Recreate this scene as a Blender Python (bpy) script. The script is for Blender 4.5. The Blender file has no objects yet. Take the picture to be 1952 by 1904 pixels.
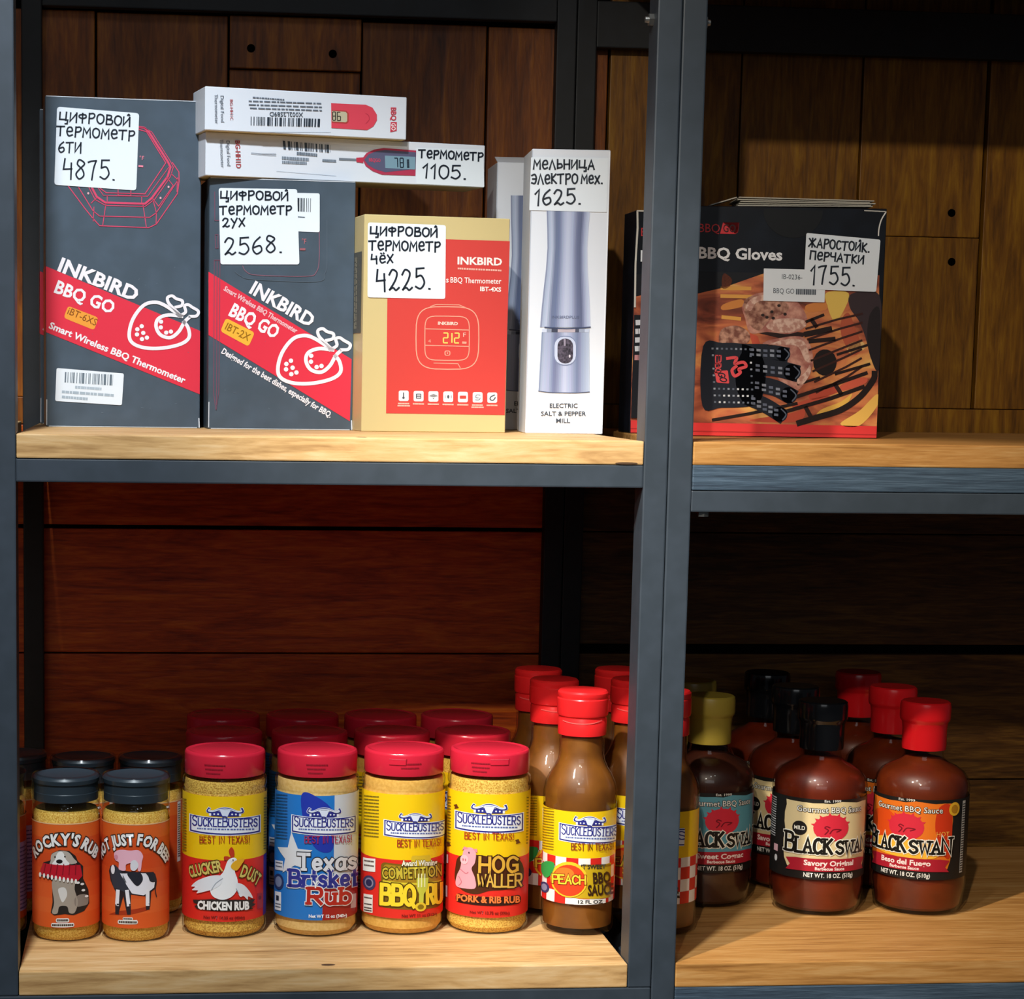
import bpy, bmesh, math, random
from mathutils import Vector, Matrix
from mathutils.geometry import tessellate_polygon

# ------------------------------------------------------------------ camera, light, exposure
scn = bpy.context.scene
col = scn.collection
vs = scn.view_settings
vs.view_transform = 'Standard'; vs.look = 'None'; vs.exposure = 0.0; vs.gamma = 1.0
vs.use_curve_mapping = False

def setup_camera():
    yaw, pitch, roll = .0994, .1227, .0151
    fw = Vector((math.sin(yaw)*math.cos(pitch), math.cos(yaw)*math.cos(pitch), -math.sin(pitch)))
    r0 = Vector((math.cos(yaw), -math.sin(yaw), 0)); u0 = r0.cross(fw)
    r = math.cos(roll)*r0 + math.sin(roll)*u0
    u = -math.sin(roll)*r0 + math.cos(roll)*u0
    cam = bpy.data.cameras.new('camera'); o = bpy.data.objects.new('camera', cam); col.objects.link(o)
    m = Matrix((r, u, -fw)).transposed().to_4x4(); m.translation = Vector((.1339, -2.1353, .063))
    o.matrix_world = m
    cam.sensor_width = 36; cam.sensor_fit = 'HORIZONTAL'; cam.lens = 36*4027.3/1952
    cam.shift_x = (976-684.9)/1952; cam.shift_y = (1211.4-952)/1952
    cam.clip_start = .05
    scn.camera = o
setup_camera()

w = bpy.data.worlds.new('world'); scn.world = w; w.use_nodes = True
w.node_tree.nodes['Background'].inputs[0].default_value = (.75, .85, 1, 1)
w.node_tree.nodes['Background'].inputs[1].default_value = .034

def spot(name, loc, target, power, color, angle, blend, radius):
    l = bpy.data.lights.new(name, 'SPOT'); l.energy = power; l.color = color
    l.spot_size = math.radians(angle); l.spot_blend = blend; l.shadow_soft_size = radius
    o = bpy.data.objects.new(name, l); col.objects.link(o); o.location = loc
    o.rotation_euler = (Vector(target)-Vector(loc)).to_track_quat('-Z', 'Y').to_euler()
    return o
# track spots of the shop ceiling: a steep one over the left bay, a low far one for the right bay
COOL, WARM = (.86, .94, 1), (1, .93, .80)
spot('ceiling_spot', (-.10, -1.22, 1.78), (.14, .11, -.3), 285, COOL, 40, .7, .06)
spot('ceiling_spot', (-.95, -1.55, 1.85), (.88, .1, -.47), 420, WARM, 19, .6, .04)
spot('ceiling_spot', (-.25, -2.6, 1.42), (1.0, .25, .02), 150, WARM, 26, .6, .03)
for x, y in ((.5, -2.6), (1.1, -2.2), (-.7, -2.9), (.15, -3.4)):     # the rest of the track, further off
    spot('ceiling_spot', (x, y, 2.2), (.5, .2, -.1), 8, COOL, 60, .8, .06)
fill_lamp = bpy.data.lights.new('added_fill', 'AREA'); fill_lamp.energy = 17; fill_lamp.size = 3; fill_lamp.size_y = 1.6; fill_lamp.shape = 'RECTANGLE'; fill_lamp.color = (.92, .96, 1)  # added fill to lift the back wall and front faces, no known source
ro = bpy.data.objects.new('added_fill', fill_lamp); col.objects.link(ro); ro.location = (-.6, -6, 1.5)
ro.rotation_euler = (Vector((.5, .3, -.1))-Vector(ro.location)).to_track_quat('-Z', 'Y').to_euler()

# ------------------------------------------------------------------ materials
MATS = {}
def lin(h):
    h = h.lstrip('#'); out = []
    for i in (0, 2, 4):
        c = int(h[i:i+2], 16)/255
        out.append(c/12.92 if c <= .04045 else ((c+.055)/1.055)**2.4)
    return (*out, 1)
def mat(name, color, rough=.45, spec=.5, metal=0, coat=0):
    if name in MATS: return MATS[name]
    m = bpy.data.materials.new(name); m.use_nodes = True; b = m.node_tree.nodes['Principled BSDF']
    b.inputs['Base Color'].default_value = lin(color); b.inputs['Roughness'].default_value = rough
    b.inputs['Specular IOR Level'].default_value = spec; b.inputs['Metallic'].default_value = metal
    b.inputs['Coat Weight'].default_value = coat; b.inputs['Coat Roughness'].default_value = .06
    MATS[name] = m
    return m
def ink(color, rough=.42):
    return mat('print_' + color.strip('#'), color, rough, .4)
def nodes(m):
    nt = m.node_tree; return nt, nt.nodes, nt.links, nt.nodes['Principled BSDF']
def ramp(nt, stops):
    r = nt.nodes.new('ShaderNodeValToRGB')
    el = r.color_ramp.elements
    while len(el) < len(stops): el.new(.5)
    for e, (p, c) in zip(el, stops): e.position = p; e.color = lin(c)
    return r
def wood(name, stops, grain=(1.2, 14, 14), scale=6, rough=.55, bump=.15, axis_long='X', spec=.35, vary=.25):
    m = mat(name, '#886644', rough, spec)
    nt, N, L, b = nodes(m)
    tc = N.new('ShaderNodeTexCoord'); mp = N.new('ShaderNodeMapping')
    g = {'X': grain, 'Z': (grain[1], grain[2], grain[0])}[axis_long]
    mp.inputs['Scale'].default_value = g
    oi = N.new('ShaderNodeObjectInfo')
    add = N.new('ShaderNodeVectorMath'); add.operation = 'ADD'
    sc = N.new('ShaderNodeVectorMath'); sc.operation = 'SCALE'
    cmb = N.new('ShaderNodeCombineXYZ')
    for i in range(3): L.new(oi.outputs['Random'], cmb.inputs[i])
    sc.inputs['Scale'].default_value = 17; L.new(cmb.outputs[0], sc.inputs[0])
    L.new(tc.outputs['Object'], mp.inputs[0]); L.new(mp.outputs[0], add.inputs[0]); L.new(sc.outputs[0], add.inputs[1])
    n1 = N.new('ShaderNodeTexNoise'); n1.inputs['Scale'].default_value = scale; n1.inputs['Detail'].default_value = 6
    n1.inputs['Roughness'].default_value = .62; n1.inputs['Distortion'].default_value = 1.4
    L.new(add.outputs[0], n1.inputs['Vector'])
    n2 = N.new('ShaderNodeTexNoise'); n2.inputs['Scale'].default_value = scale*6; n2.inputs['Detail'].default_value = 3
    L.new(add.outputs[0], n2.inputs['Vector'])
    mx = N.new('ShaderNodeMix'); mx.data_type = 'FLOAT'; mx.inputs['Factor'].default_value = .3
    L.new(n1.outputs['Fac'], mx.inputs['A']); L.new(n2.outputs['Fac'], mx.inputs['B'])
    r = ramp(nt, stops); L.new(mx.outputs[0], r.inputs[0])
    hs = N.new('ShaderNodeHueSaturation')
    mr = N.new('ShaderNodeMapRange'); mr.inputs['To Min'].default_value = 1-vary; mr.inputs['To Max'].default_value = 1+vary
    L.new(oi.outputs['Random'], mr.inputs['Value']); L.new(mr.outputs[0], hs.inputs['Value'])
    L.new(r.outputs[0], hs.inputs['Color']); L.new(hs.outputs[0], b.inputs['Base Color'])
    bp = N.new('ShaderNodeBump'); bp.inputs['Strength'].default_value = bump; bp.inputs['Distance'].default_value = .002
    L.new(mx.outputs[0], bp.inputs['Height']); L.new(bp.outputs[0], b.inputs['Normal'])
    return m
def speckled(name, c1, c2, scale, rough=.5, lo=.35, hi=.65, bump=0, detail=2):
    m = mat(name, c1, rough)
    nt, N, L, b = nodes(m)
    tc = N.new('ShaderNodeTexCoord'); n = N.new('ShaderNodeTexNoise'); n.inputs['Scale'].default_value = scale; n.inputs['Detail'].default_value = detail
    L.new(tc.outputs['Object'], n.inputs['Vector'])
    r = ramp(nt, [(lo, c1), (hi, c2)]); L.new(n.outputs['Fac'], r.inputs[0]); L.new(r.outputs[0], b.inputs['Base Color'])
    if bump:
        bp = N.new('ShaderNodeBump'); bp.inputs['Strength'].default_value = bump; bp.inputs['Distance'].default_value = .001
        L.new(n.outputs['Fac'], bp.inputs['Height']); L.new(bp.outputs[0], b.inputs['Normal'])
    return m
def clear(name, tint, rough=.03, ior=1.45):
    """thin clear wall: straight-through transmission plus a fresnel reflection"""
    m = bpy.data.materials.new(name); m.use_nodes = True; nt = m.node_tree; nt.nodes.clear()
    o = nt.nodes.new('ShaderNodeOutputMaterial'); mx = nt.nodes.new('ShaderNodeMixShader')
    t = nt.nodes.new('ShaderNodeBsdfTransparent'); t.inputs[0].default_value = lin(tint)
    g = nt.nodes.new('ShaderNodeBsdfGlossy'); g.inputs['Roughness'].default_value = rough
    lw = nt.nodes.new('ShaderNodeLayerWeight'); lw.inputs['Blend'].default_value = .5
    pw = nt.nodes.new('ShaderNodeMath'); pw.operation = 'POWER'; pw.inputs[1].default_value = 5
    f = nt.nodes.new('ShaderNodeMath'); f.operation = 'MULTIPLY_ADD'; r0 = ((ior-1)/(ior+1))**2
    f.inputs[1].default_value = 1-r0; f.inputs[2].default_value = r0     # Schlick reflectance, alike from both sides of the wall
    nt.links.new(lw.outputs['Facing'], pw.inputs[0]); nt.links.new(pw.outputs[0], f.inputs[0])
    nt.links.new(f.outputs[0], mx.inputs[0]); nt.links.new(t.outputs[0], mx.inputs[1]); nt.links.new(g.outputs[0], mx.inputs[2])
    nt.links.new(mx.outputs[0], o.inputs[0]); MATS[name] = m
    return m

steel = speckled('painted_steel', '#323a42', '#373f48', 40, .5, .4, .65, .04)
black_steel = speckled('near_black_steel', '#0b0c0e', '#111317', 60, .6, .4, .7, .05)  # darker than the front tubes; goes on rear posts and bars
pine = wood('pine', [(.28, '#94693a'), (.5, '#cfa36b'), (.72, '#e6c494')], (1, 10, 10), 5, .55, .2, vary=.08)
walnut = wood('walnut_stain', [(.3, '#4a2002'), (.5, '#824204'), (.7, '#ac6408')], (1, 9, 9), 5, .5, .3, 'Z', vary=.22)
umber = wood('umber_stain', [(.3, '#452604'), (.5, '#7c4e08'), (.7, '#a07012')], (1, 9, 9), 5, .5, .3, 'Z', vary=.15)
mahogany = wood('mahogany_stain', [(.3, '#701f03'), (.5, '#b84a0c'), (.7, '#d87018')], (1, 9, 9), 6, .45, .35, 'X', vary=.2)
oakstain = wood('oak_stain', [(.3, '#2c1806'), (.5, '#5c3a14'), (.72, '#8a6024')], (1, 11, 11), 6, .45, .4, 'X', vary=.12)
bluepaint = wood('blue_grey_paint', [(.3, '#2c3542'), (.5, '#40505f'), (.75, '#647688')], (1, 26, 26), 7, .5, .5, vary=.05)
void = mat('black_backing', '#060505', .9, .1)
zinc = mat('zinc', '#a8a8a4', .35, .5, .9)
hole = mat('screw_hole', '#020202', .9, 0)

# ------------------------------------------------------------------ mesh helpers
def link(o, parent=None):
    col.objects.link(o)
    if parent is not None: o.parent = parent
    return o
def mesh_obj(name, verts, faces, mats, parent=None, midx=None, smooth=False):
    me = bpy.data.meshes.new(name); me.from_pydata(verts, [], faces); 
    for m in (mats if isinstance(mats, (list, tuple)) else [mats]): me.materials.append(m)
    if midx: me.polygons.foreach_set('material_index', midx)
    if smooth: me.polygons.foreach_set('use_smooth', [True]*len(me.polygons))
    me.update()
    return link(bpy.data.objects.new(name, me), parent)
def bm_obj(name, bm, mats, parent=None, smooth=False):
    me = bpy.data.meshes.new(name); bm.to_mesh(me); bm.free()
    for m in (mats if isinstance(mats, (list, tuple)) else [mats]): me.materials.append(m)
    if smooth: me.polygons.foreach_set('use_smooth', [True]*len(me.polygons))
    return link(bpy.data.objects.new(name, me), parent)
def box_bm(x0, y0, z0, x1, y1, z1, bev=0, seg=1):
    bm = bmesh.new(); bmesh.ops.create_cube(bm, size=1)
    for v in bm.verts:
        v.co = Vector(((x0+x1)/2 + v.co.x*(x1-x0), (y0+y1)/2 + v.co.y*(y1-y0), (z0+z1)/2 + v.co.z*(z1-z0)))
    if bev: bmesh.ops.bevel(bm, geom=list(bm.edges), offset=bev, segments=seg, affect='EDGES', profile=.6)
    return bm
def box(name, x0, y0, z0, x1, y1, z1, m, parent=None, bev=0, seg=1):
    """box whose origin sits at its own centre"""
    c = Vector(((x0+x1)/2, (y0+y1)/2, (z0+z1)/2))
    bm = box_bm(x0-c.x, y0-c.y, z0-c.z, x1-c.x, y1-c.y, z1-c.z, bev, seg)
    o = bm_obj(name, bm, m, parent); o.location = c
    return o
def lathe(name, prof, m, parent=None, n=56, smooth=True):
    """surface of revolution of (radius, height) pairs; corners are kept by doubled points"""
    verts, faces = [], []
    for r, z in prof:
        for i in range(n):
            a = 2*math.pi*i/n; verts.append((r*math.cos(a), r*math.sin(a), z))
    for j in range(len(prof)-1):
        for i in range(n):
            k = (i+1) % n; faces.append((j*n+i, j*n+k, (j+1)*n+k, (j+1)*n+i))
    o = mesh_obj(name, verts, faces, m, parent, smooth=smooth)
    bm = bmesh.new(); bm.from_mesh(o.data)
    bmesh.ops.remove_doubles(bm, verts=bm.verts, dist=1e-5)
    for e in bm.edges:
        if len(e.link_faces) == 2 and e.calc_face_angle(0) > .55: e.smooth = False
    bm.to_mesh(o.data); bm.free()
    return o
def thing(name, label, cat, loc=(0, 0, 0), rotz=0, group=None):
    o = bpy.data.objects.new(name, None); o.empty_display_size = .02; col.objects.link(o)
    o.location = loc; o.rotation_euler = (0, 0, rotz); o['label'] = label; o['category'] = cat
    if group: o['group'] = group
    return o
def tag(o, label, cat, group=None):
    o['label'] = label; o['category'] = cat
    if group: o['group'] = group
    return o
def copy_tree(o, parent=None):
    c = o.copy(); col.objects.link(c)
    if parent is not None: c.parent = parent; c.matrix_parent_inverse = o.matrix_parent_inverse.copy()
    for ch in list(o.children): copy_tree(ch, c)
    return c

# ------------------------------------------------------------------ flat print: 2-D shapes, type and handwriting
def catmull(pts, n=5):
    P = [pts[0]] + list(pts) + [pts[-1]]
    if len(pts) > 2 and abs(pts[0][0]-pts[-1][0]) + abs(pts[0][1]-pts[-1][1]) < 1e-6: P[0] = pts[-2]; P[-1] = pts[1]
    out = []
    for i in range(1, len(P)-2):
        a, b, c, d = P[i-1], P[i], P[i+1], P[i+2]
        for k in range(n):
            t = k/n
            out.append(tuple(.5*(2*b[j] + (c[j]-a[j])*t + (2*a[j]-5*b[j]+4*c[j]-d[j])*t*t + (3*b[j]-a[j]-3*c[j]+d[j])*t**3) for j in (0, 1)))
    out.append(tuple(pts[-1]))
    return out
def glyphs(src):
    G = {}
    for row in src.strip().splitlines():
        ch, wd, body = row.split(' ', 2); st = []
        for s in body.split('/'):
            sm = s.startswith('~'); s = s.lstrip('~')
            pts = [tuple(map(float, q.split(','))) for q in s.split()]
            st.append((catmull(pts) if sm else pts, sm))
        G[ch] = (float(wd), st)
    return G
HAND = glyphs('''
ц 5.6 0,9.5 0,2 4.4,2.2/4.4,10 4.2,1.6 5.6,1.8 5.4,-2 4,-2.2
и 4.6 .2,9.6 0,.8 4.2,9/4.4,10 4.4,0
й 4.8 .2,9.4 0,.8 4.2,8.6/4.4,9.6 4.4,0/~3,11.4 3.6,12.6 4.2,11.6
ф 5 2.5,10 2.4,0/~2.5,8.8 .4,8 .3,5.8 2.5,4.8 4.8,6 4.6,8.4 2.5,8.8
р 4.3 .6,10 .4,-.6/~.5,9.4 3.4,10 4.3,7.6 3,5.2 .5,4.6
о 4.6 ~2.2,10 .3,8 .2,3 2.2,.2 4.4,2.6 4.5,8 2.2,10
в 4.4 .6,10 .4,.2/~.5,9.8 3.6,9.4 3.2,6.2 .7,5.4/~.7,5.4 4.4,4.6 4,.8 .4,.2
т 5 -.4,9.4 5,9.8/2.3,9.6 2.1,0
е 4.3 ~.4,5 4,5.6 3.4,9.4 1.2,8.8 .3,4.4 1.6,.4 4.2,1.6
ё 4.3 ~.4,4.6 4,5.2 3.4,8.4 1.2,8 .3,4 1.6,.4 4.2,1.6/1,11 1.4,10.6/3,11.2 3.4,10.8
м 5.4 0,0 .6,9.8 2.6,4 5,10 5.3,0
у 4.4 0,9 2.2,4.4/4.4,9.6 .8,-1.4
х 4.2 .2,9 4,.6/4.2,9.6 0,0
л 4.6 0,0 2.2,10 4.6,0
ь 4 .4,10 .3,.4/~.4,5 3.2,5.2 3.8,2 .3,.4
н 4.4 0,10 0,0/4.3,10 4.2,0/0,5 4.3,5.2
а 4.8 0,0 2.6,10 4.8,0/.8,3.4 4,3.6
э 4.2 ~.2,8.8 2.8,10 4.2,6 3,.6 .2,1.2/1,5.2 4,5.2
к 4.2 .3,10 .2,0/4,9.6 .4,5 4.2,0
ж 6.4 3.2,10 3.2,0/.2,9.4 6.2,.6/6,9.6 0,.6
с 4 ~4,8.8 2,9.8 .4,7 .6,2 2.4,.2 4,1.8
п 4.6 0,0 .2,9.8 4.4,9.8 4.5,0
ч 4.2 ~.2,9.6 .4,5.4 4,5.2/4.2,10 4,0
. 1.4 .4,.3 .9,.2
0 4.4 ~2.2,10 .3,8 .2,3 2.2,.2 4.4,2.6 4.5,8 2.2,10
1 2.6 .2,7.2 2.2,10 1.8,-.3
2 5 ~.2,7.6 1.8,10 4,8.6 3.2,5 .3,.4/~.3,.5 2,1.4 3.4,.2 5,1.4
4 4.6 .5,10 0,4.6 4.2,5/3.8,8 4,-.4
5 4.8 4.6,10 .9,9.8 .7,5.8/~.7,5.8 3.2,6.4 4.6,3 2.6,.2 .2,1.2
6 4.6 ~3.8,10 1.2,7 .2,3 1.8,.2 4.2,2 3.6,4.9 .8,4
7 4.6 ~.2,9 1.6,9.6 4.2,10/~4.2,10 3,6 2.2,0
8 4.6 ~3.8,9 1.6,10 .8,7.6 3.4,5 4.2,2 2,.1 .3,2.4 2,5.2 4.2,7.6 3.8,9''')
LAT = glyphs('''
A 6 0,0 3,10 6,0/1.2,3.8 4.8,3.8
B 5.6 0,0 0,10/~0,10 4.6,9.5 4.6,5.9 0,5.3/~0,5.3 5.6,4.7 5.4,.5 0,0
C 6 ~6,8 3.4,10 .7,8 .3,3 2.6,0 6,1.8
D 6 0,0 0,10/~0,10 4,9.6 6,7 6,3 4,.4 0,0
E 5.4 5.2,10 0,10 0,0 5.4,0/0,5.2 4,5.2
F 5 5.2,10 0,10 0,0/0,5.2 4,5.2
G 6.2 ~6,8.4 3.4,10 .6,8 .3,3 2.8,0 6,1.4/6,1.2 6,4.6 3.6,4.6
H 6 0,0 0,10/6,0 6,10/0,5 6,5
I 2 1,0 1,10
K 6 0,0 0,10/5.6,10 0,4.4/1.6,6 6,0
L 5 0,10 0,0 5,0
M 7 0,0 .6,10 3.5,3 6.4,10 7,0
N 6 0,0 0,10 6,0 6,10
O 6.2 ~3,10 .3,7.5 .3,2.5 3,0 5.9,2.5 5.9,7.5 3,10
P 5.4 0,0 0,10/~0,10 5.4,9.6 5.4,5 0,4.6
Q 6.4 ~3,10 .3,7.5 .3,2.5 3,0 5.9,2.5 5.9,7.5 3,10/3.6,2.8 6.4,-1
R 6 0,0 0,10/~0,10 5.4,9.6 5.4,5 0,4.6/2.6,4.7 6,0
S 5.8 ~5.6,8.2 3,10 .5,8.2 1.4,5.8 4.8,4.4 5.7,1.8 3,0 .2,1.8
T 6 0,10 6,10/3,10 3,0
U 6 ~0,10 0,3.2 1,.6 3,0 5,.6 6,3.2 6,10
W 7.6 0,10 1.8,0 3.8,8 5.8,0 7.6,10
X 6 0,10 6,0/0,0 6,10
Y 6 0,10 3,5 6,10/3,5 3,0
a 4.8 ~4.4,6 2.4,6.8 .4,5 .4,1.4 2.4,0 4.4,1.6/4.5,6.6 4.5,0
b 4.8 .3,10 .3,0/~.3,5.4 2.6,6.8 4.6,5 4.6,1.6 2.6,0 .3,1.2
e 4.6 ~.4,3.6 4.4,3.8 3.6,6.4 1.4,6.4 .3,3.4 1.6,.2 4.4,1.2
i 1.6 .8,6.6 .8,0/.8,9.6 .8,8.6
k 4.6 .3,10 .3,0/4.2,6.6 .4,2.8/1.6,4 4.6,0
r 3.6 .4,6.6 .4,0/~.4,4 1.6,6.2 3.6,6.4
s 4.2 ~4,5.6 2.2,6.7 .5,5.4 1.4,3.8 3.4,3 3.9,1.2 2.1,0 .2,1.2
t 3.4 1.4,9 1.4,0 3.2,0/.1,6.6 3.2,6.6
u 4.6 ~.3,6.6 .4,1.6 2.2,0 4.2,1.6/4.3,6.6 4.3,0
x 4.4 .2,6.6 4.2,0/.1,0 4.3,6.6
! 1.4 .7,10 .7,3/.7,.8 .7,0
& 6 ~6,0 2,7 2.4,10 4.2,9 3.6,6.4 .6,3.4 1.4,.2 4,.4 5.8,4''')

_tc = bpy.data.curves.new('type', 'FONT'); _to = bpy.data.objects.new('type', _tc); col.objects.link(_to)
_tc.resolution_u = 2
_cache = {}
def type_mesh(s, bold):
    k = (s, bold)
    if k not in _cache:
        _tc.body = s; _tc.offset = bold
        dg = bpy.context.evaluated_depsgraph_get(); dg.update(); ob = _to.evaluated_get(dg); me = ob.to_mesh()
        _cache[k] = ([(v.co.x, v.co.y) for v in me.vertices], [tuple(p.vertices) for p in me.polygons])
        ob.to_mesh_clear()
    return _cache[k]

class Art:
    """flat print gathered as polygons; M maps drawing coordinates to metres on the surface"""
    def __init__(s, M=None): s.M = M or (lambda x, y: (x, y)); s.v = []; s.f = []; s.mi = []; s.mats = []
    def add(s, m, pts, faces, lay):
        if isinstance(m, str): m = ink(m)
        if m not in s.mats: s.mats.append(m)
        k = s.mats.index(m); o = len(s.v)
        for p in pts: u, v = s.M(p[0], p[1]); s.v.append((u, v, lay))
        for f in faces: s.f.append(tuple(o+i for i in f)); s.mi.append(k)
    def poly(s, m, pts, lay=1, smooth=False):
        if smooth: pts = catmull(list(pts)+[pts[0]], 5)[:-1]
        tr = tessellate_polygon([[Vector((p[0], p[1], 0)) for p in pts]])
        s.add(m, pts, tr, lay)
    def rect(s, m, x0, y0, x1, y1, lay=1, r=0):
        if not r: return s.add(m, [(x0, y0), (x1, y0), (x1, y1), (x0, y1)], [(0, 1, 2, 3)], lay)
        pts = []
        sx = 1 if x1 > x0 else -1; sy = 1 if y1 > y0 else -1
        for cx, cy, a in ((x1-r*sx, y1-r*sy, 0), (x0+r*sx, y1-r*sy, 1), (x0+r*sx, y0+r*sy, 2), (x1-r*sx, y0+r*sy, 3)):
            for k in range(5):
                t = (a+k/4)*math.pi/2; pts.append((cx+r*sx*math.cos(t), cy+r*sy*math.sin(t)))
        s.poly(m, pts, lay)
    def quad(s, m, c, lay=1, r=0):
        """four corners TL TR BR BL with rounded corners of size r"""
        if not r: return s.poly(m, c, lay)
        pts = []
        for i in range(4):
            a, b, d = Vector(c[i-1]), Vector(c[i]), Vector(c[(i+1) % 4])
            p = b+(a-b).normalized()*r; q = b+(d-b).normalized()*r
            for t in (0, .25, .5, .75, 1): pts.append(tuple(p*(1-t)**2+b*2*t*(1-t)+q*t*t))
        s.poly(m, pts, lay)
    def ell(s, m, cx, cy, rx, ry, lay=1, n=20, rot=0):
        c, d = math.cos(rot), math.sin(rot); pts = []
        for i in range(n):
            a = 2*math.pi*i/n; x, y = rx*math.cos(a), ry*math.sin(a); pts.append((cx+c*x-d*y, cy+d*x+c*y))
        s.add(m, pts, [tuple(range(n))], lay)
    def line(s, m, pts, wd, lay=2, smooth=False, closed=False, cap=True):
        if closed: pts = list(pts)+[pts[0]]
        if smooth: pts = catmull(pts)
        P = []
        for p in pts:
            if not P or (Vector(p)-P[-1]).length > 1e-9: P.append(Vector(p))
        if len(P) < 2: return
        L = []; R = []
        for i, p in enumerate(P):
            a = P[i-1] if i else (P[-2] if closed else None); b = P[i+1] if i < len(P)-1 else (P[1] if closed else None)
            d1 = (p-a).normalized() if a is not None else None; d2 = (b-p).normalized() if b is not None else None
            if d1 is None: d1 = d2
            if d2 is None: d2 = d1
            n1 = Vector((-d1.y, d1.x)); n2 = Vector((-d2.y, d2.x)); n = n1+n2
            if n.length < .35: n = n1
            n.normalize(); k = wd/2/max(.5, n.dot(n1))
            e = Vector((0, 0))
            if cap and not closed:
                if i == 0: e = -d1*wd*.4
                elif i == len(P)-1: e = d1*wd*.4
            L.append(p+n*k+e); R.append(p-n*k+e)
        n = len(P); s.add(m, L+R, [(i, i+1, n+i+1, n+i) for i in range(n-1)], lay)
    def frame(s, p0, p1, up=None):
        p0, p1 = Vector(p0), Vector(p1); d = p1-p0
        if up is None: up = Vector((d.y, -d.x)).normalized()     # drawing y runs downwards
        else: up = Vector(up).normalized()
        return p0, d, up
    def text(s, m, t, p0, p1, h, lay=3, bold=.0, up=None, outline=None, ow=.06):
        """type fitted between two baseline points with cap height h"""
        if outline:
            s.text(outline, t, p0, p1, h, lay-1, bold+ow, up)
        v, f = type_mesh(t, bold); v0 = type_mesh(t, 0)[0]
        if not v: return
        xa = min(p[0] for p in v0); xb = max(p[0] for p in v0)
        a, d, u = s.frame(p0, p1, up)
        s.add(m, [tuple(a+d*((x-xa)/(xb-xa))+u*(y/.682*h)) for x, y in v], f, lay)
    def strokes(s, m, t, p0, p1, h, wd, lay=3, font=HAND, serif=0, up=None, gap=1.6, big=(), outline=None, ow=0, jit=0, seed=1):
        """stroke lettering fitted between two baseline points"""
        if outline: s.strokes(outline, t, p0, p1, h, wd+ow, lay-1, font, serif, up, gap, big, jit=jit, seed=seed)
        rnd = random.Random(seed)
        a, d, u = s.frame(p0, p1, up); adv = []; x = 0
        for i, c in enumerate(t):
            k = 1.28 if i in big else 1
            if c == ' ': x += 5; adv.append(None); continue
            adv.append((x, k)); x += font[c][0]*k+gap
        tot = x-gap
        for c, q in zip(t, adv):
            if q is None: continue
            x0, k = q; dy = rnd.uniform(-1, 1)*jit; sl = rnd.uniform(-1, 1)*jit*.06
            for pts, sm in font[c][1]:
                pp = [tuple(a+d*((x0+(px+py*sl)*k)/tot)+u*((py*k+dy)/10*h)) for px, py in pts]
                s.line(m, pp, wd, lay)
                if serif and not sm:
                    for e in (0, -1):
                        py = pts[e][1]
                        if py in (0, 10, 6.6) and abs(pts[e][0]-pts[1 if e == 0 else -2][0]) < 3.2 and len(pts) > 1 and pts[e][1] != pts[1 if e == 0 else -2][1]:
                            c0 = Vector(pp[e]); dd = d.normalized()
                            s.line(m, [tuple(c0-dd*serif), tuple(c0+dd*serif)], wd*.75, lay)
    def arc(s, m, t, path, h, lay=3, bold=.03, outline=None, ow=.06, sx=1.0):
        """type along a bent baseline"""
        if hasattr(s.M, 'k'):                                       # wrapped label: set the type along the surface itself
            M = s.M; s.M = lambda u, v: (u, v)
            s.arc(m, t, [M(*p) for p in path], -h*M.k, lay, bold, outline, ow); s.M = M
            return
        P = [Vector(p) for p in catmull(path, 10)]; seg = [0]
        for i in range(1, len(P)): seg.append(seg[-1]+(P[i]-P[i-1]).length)
        wds = []
        for c in t:
            if c == ' ': wds.append(.22); continue
            v = type_mesh(c, 0)[0]; wds.append(max(p[0] for p in v)-min(p[0] for p in v)+.09)
        tot = sum(wds); x = 0
        for c, wd in zip(t, wds):
            if c != ' ':
                def at(q):
                    q = q*seg[-1]/tot
                    for i in range(1, len(P)):
                        if seg[i] >= q or i == len(P)-1:
                            k = (q-seg[i-1])/max(1e-9, seg[i]-seg[i-1]); return P[i-1].lerp(P[i], k)
                a = at(x+.045); b = at(x+wd-.045)
                s.text(m, c, a, b, h, lay, bold, outline=outline, ow=ow)
            x += wd
    def bars(s, m, c, n, seed, lay=3):
        """bar code inside the quad TL TR BR BL"""
        rnd = random.Random(seed); tl, tr, br, bl = [Vector(p) for p in c]; x = 0; W = []
        while x < 1:
            a = rnd.choice((.5, .5, 1, 1.6))/n; g = rnd.choice((.5, .5, 1, 1.4))/n; W.append((x, min(1, x+a))); x += a+g
        for a, b in W: s.add(m, [tuple(p) for p in (tl.lerp(tr, a), tl.lerp(tr, b), bl.lerp(br, b), bl.lerp(br, a))], [(0, 1, 2, 3)], lay)
    def dashes(s, m, p0, p1, th, seed, lay=3, mn=.02, mx=.09):
        """a run of type too small to read"""
        rnd = random.Random(seed); p0, p1 = Vector(p0), Vector(p1); x = 0
        while x < .99:
            b = min(1, x+rnd.uniform(mn, mx)); s.line(m, [tuple(p0.lerp(p1, x)), tuple(p0.lerp(p1, b))], th, lay, cap=False); x = b+rnd.uniform(.008, .02)
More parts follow.
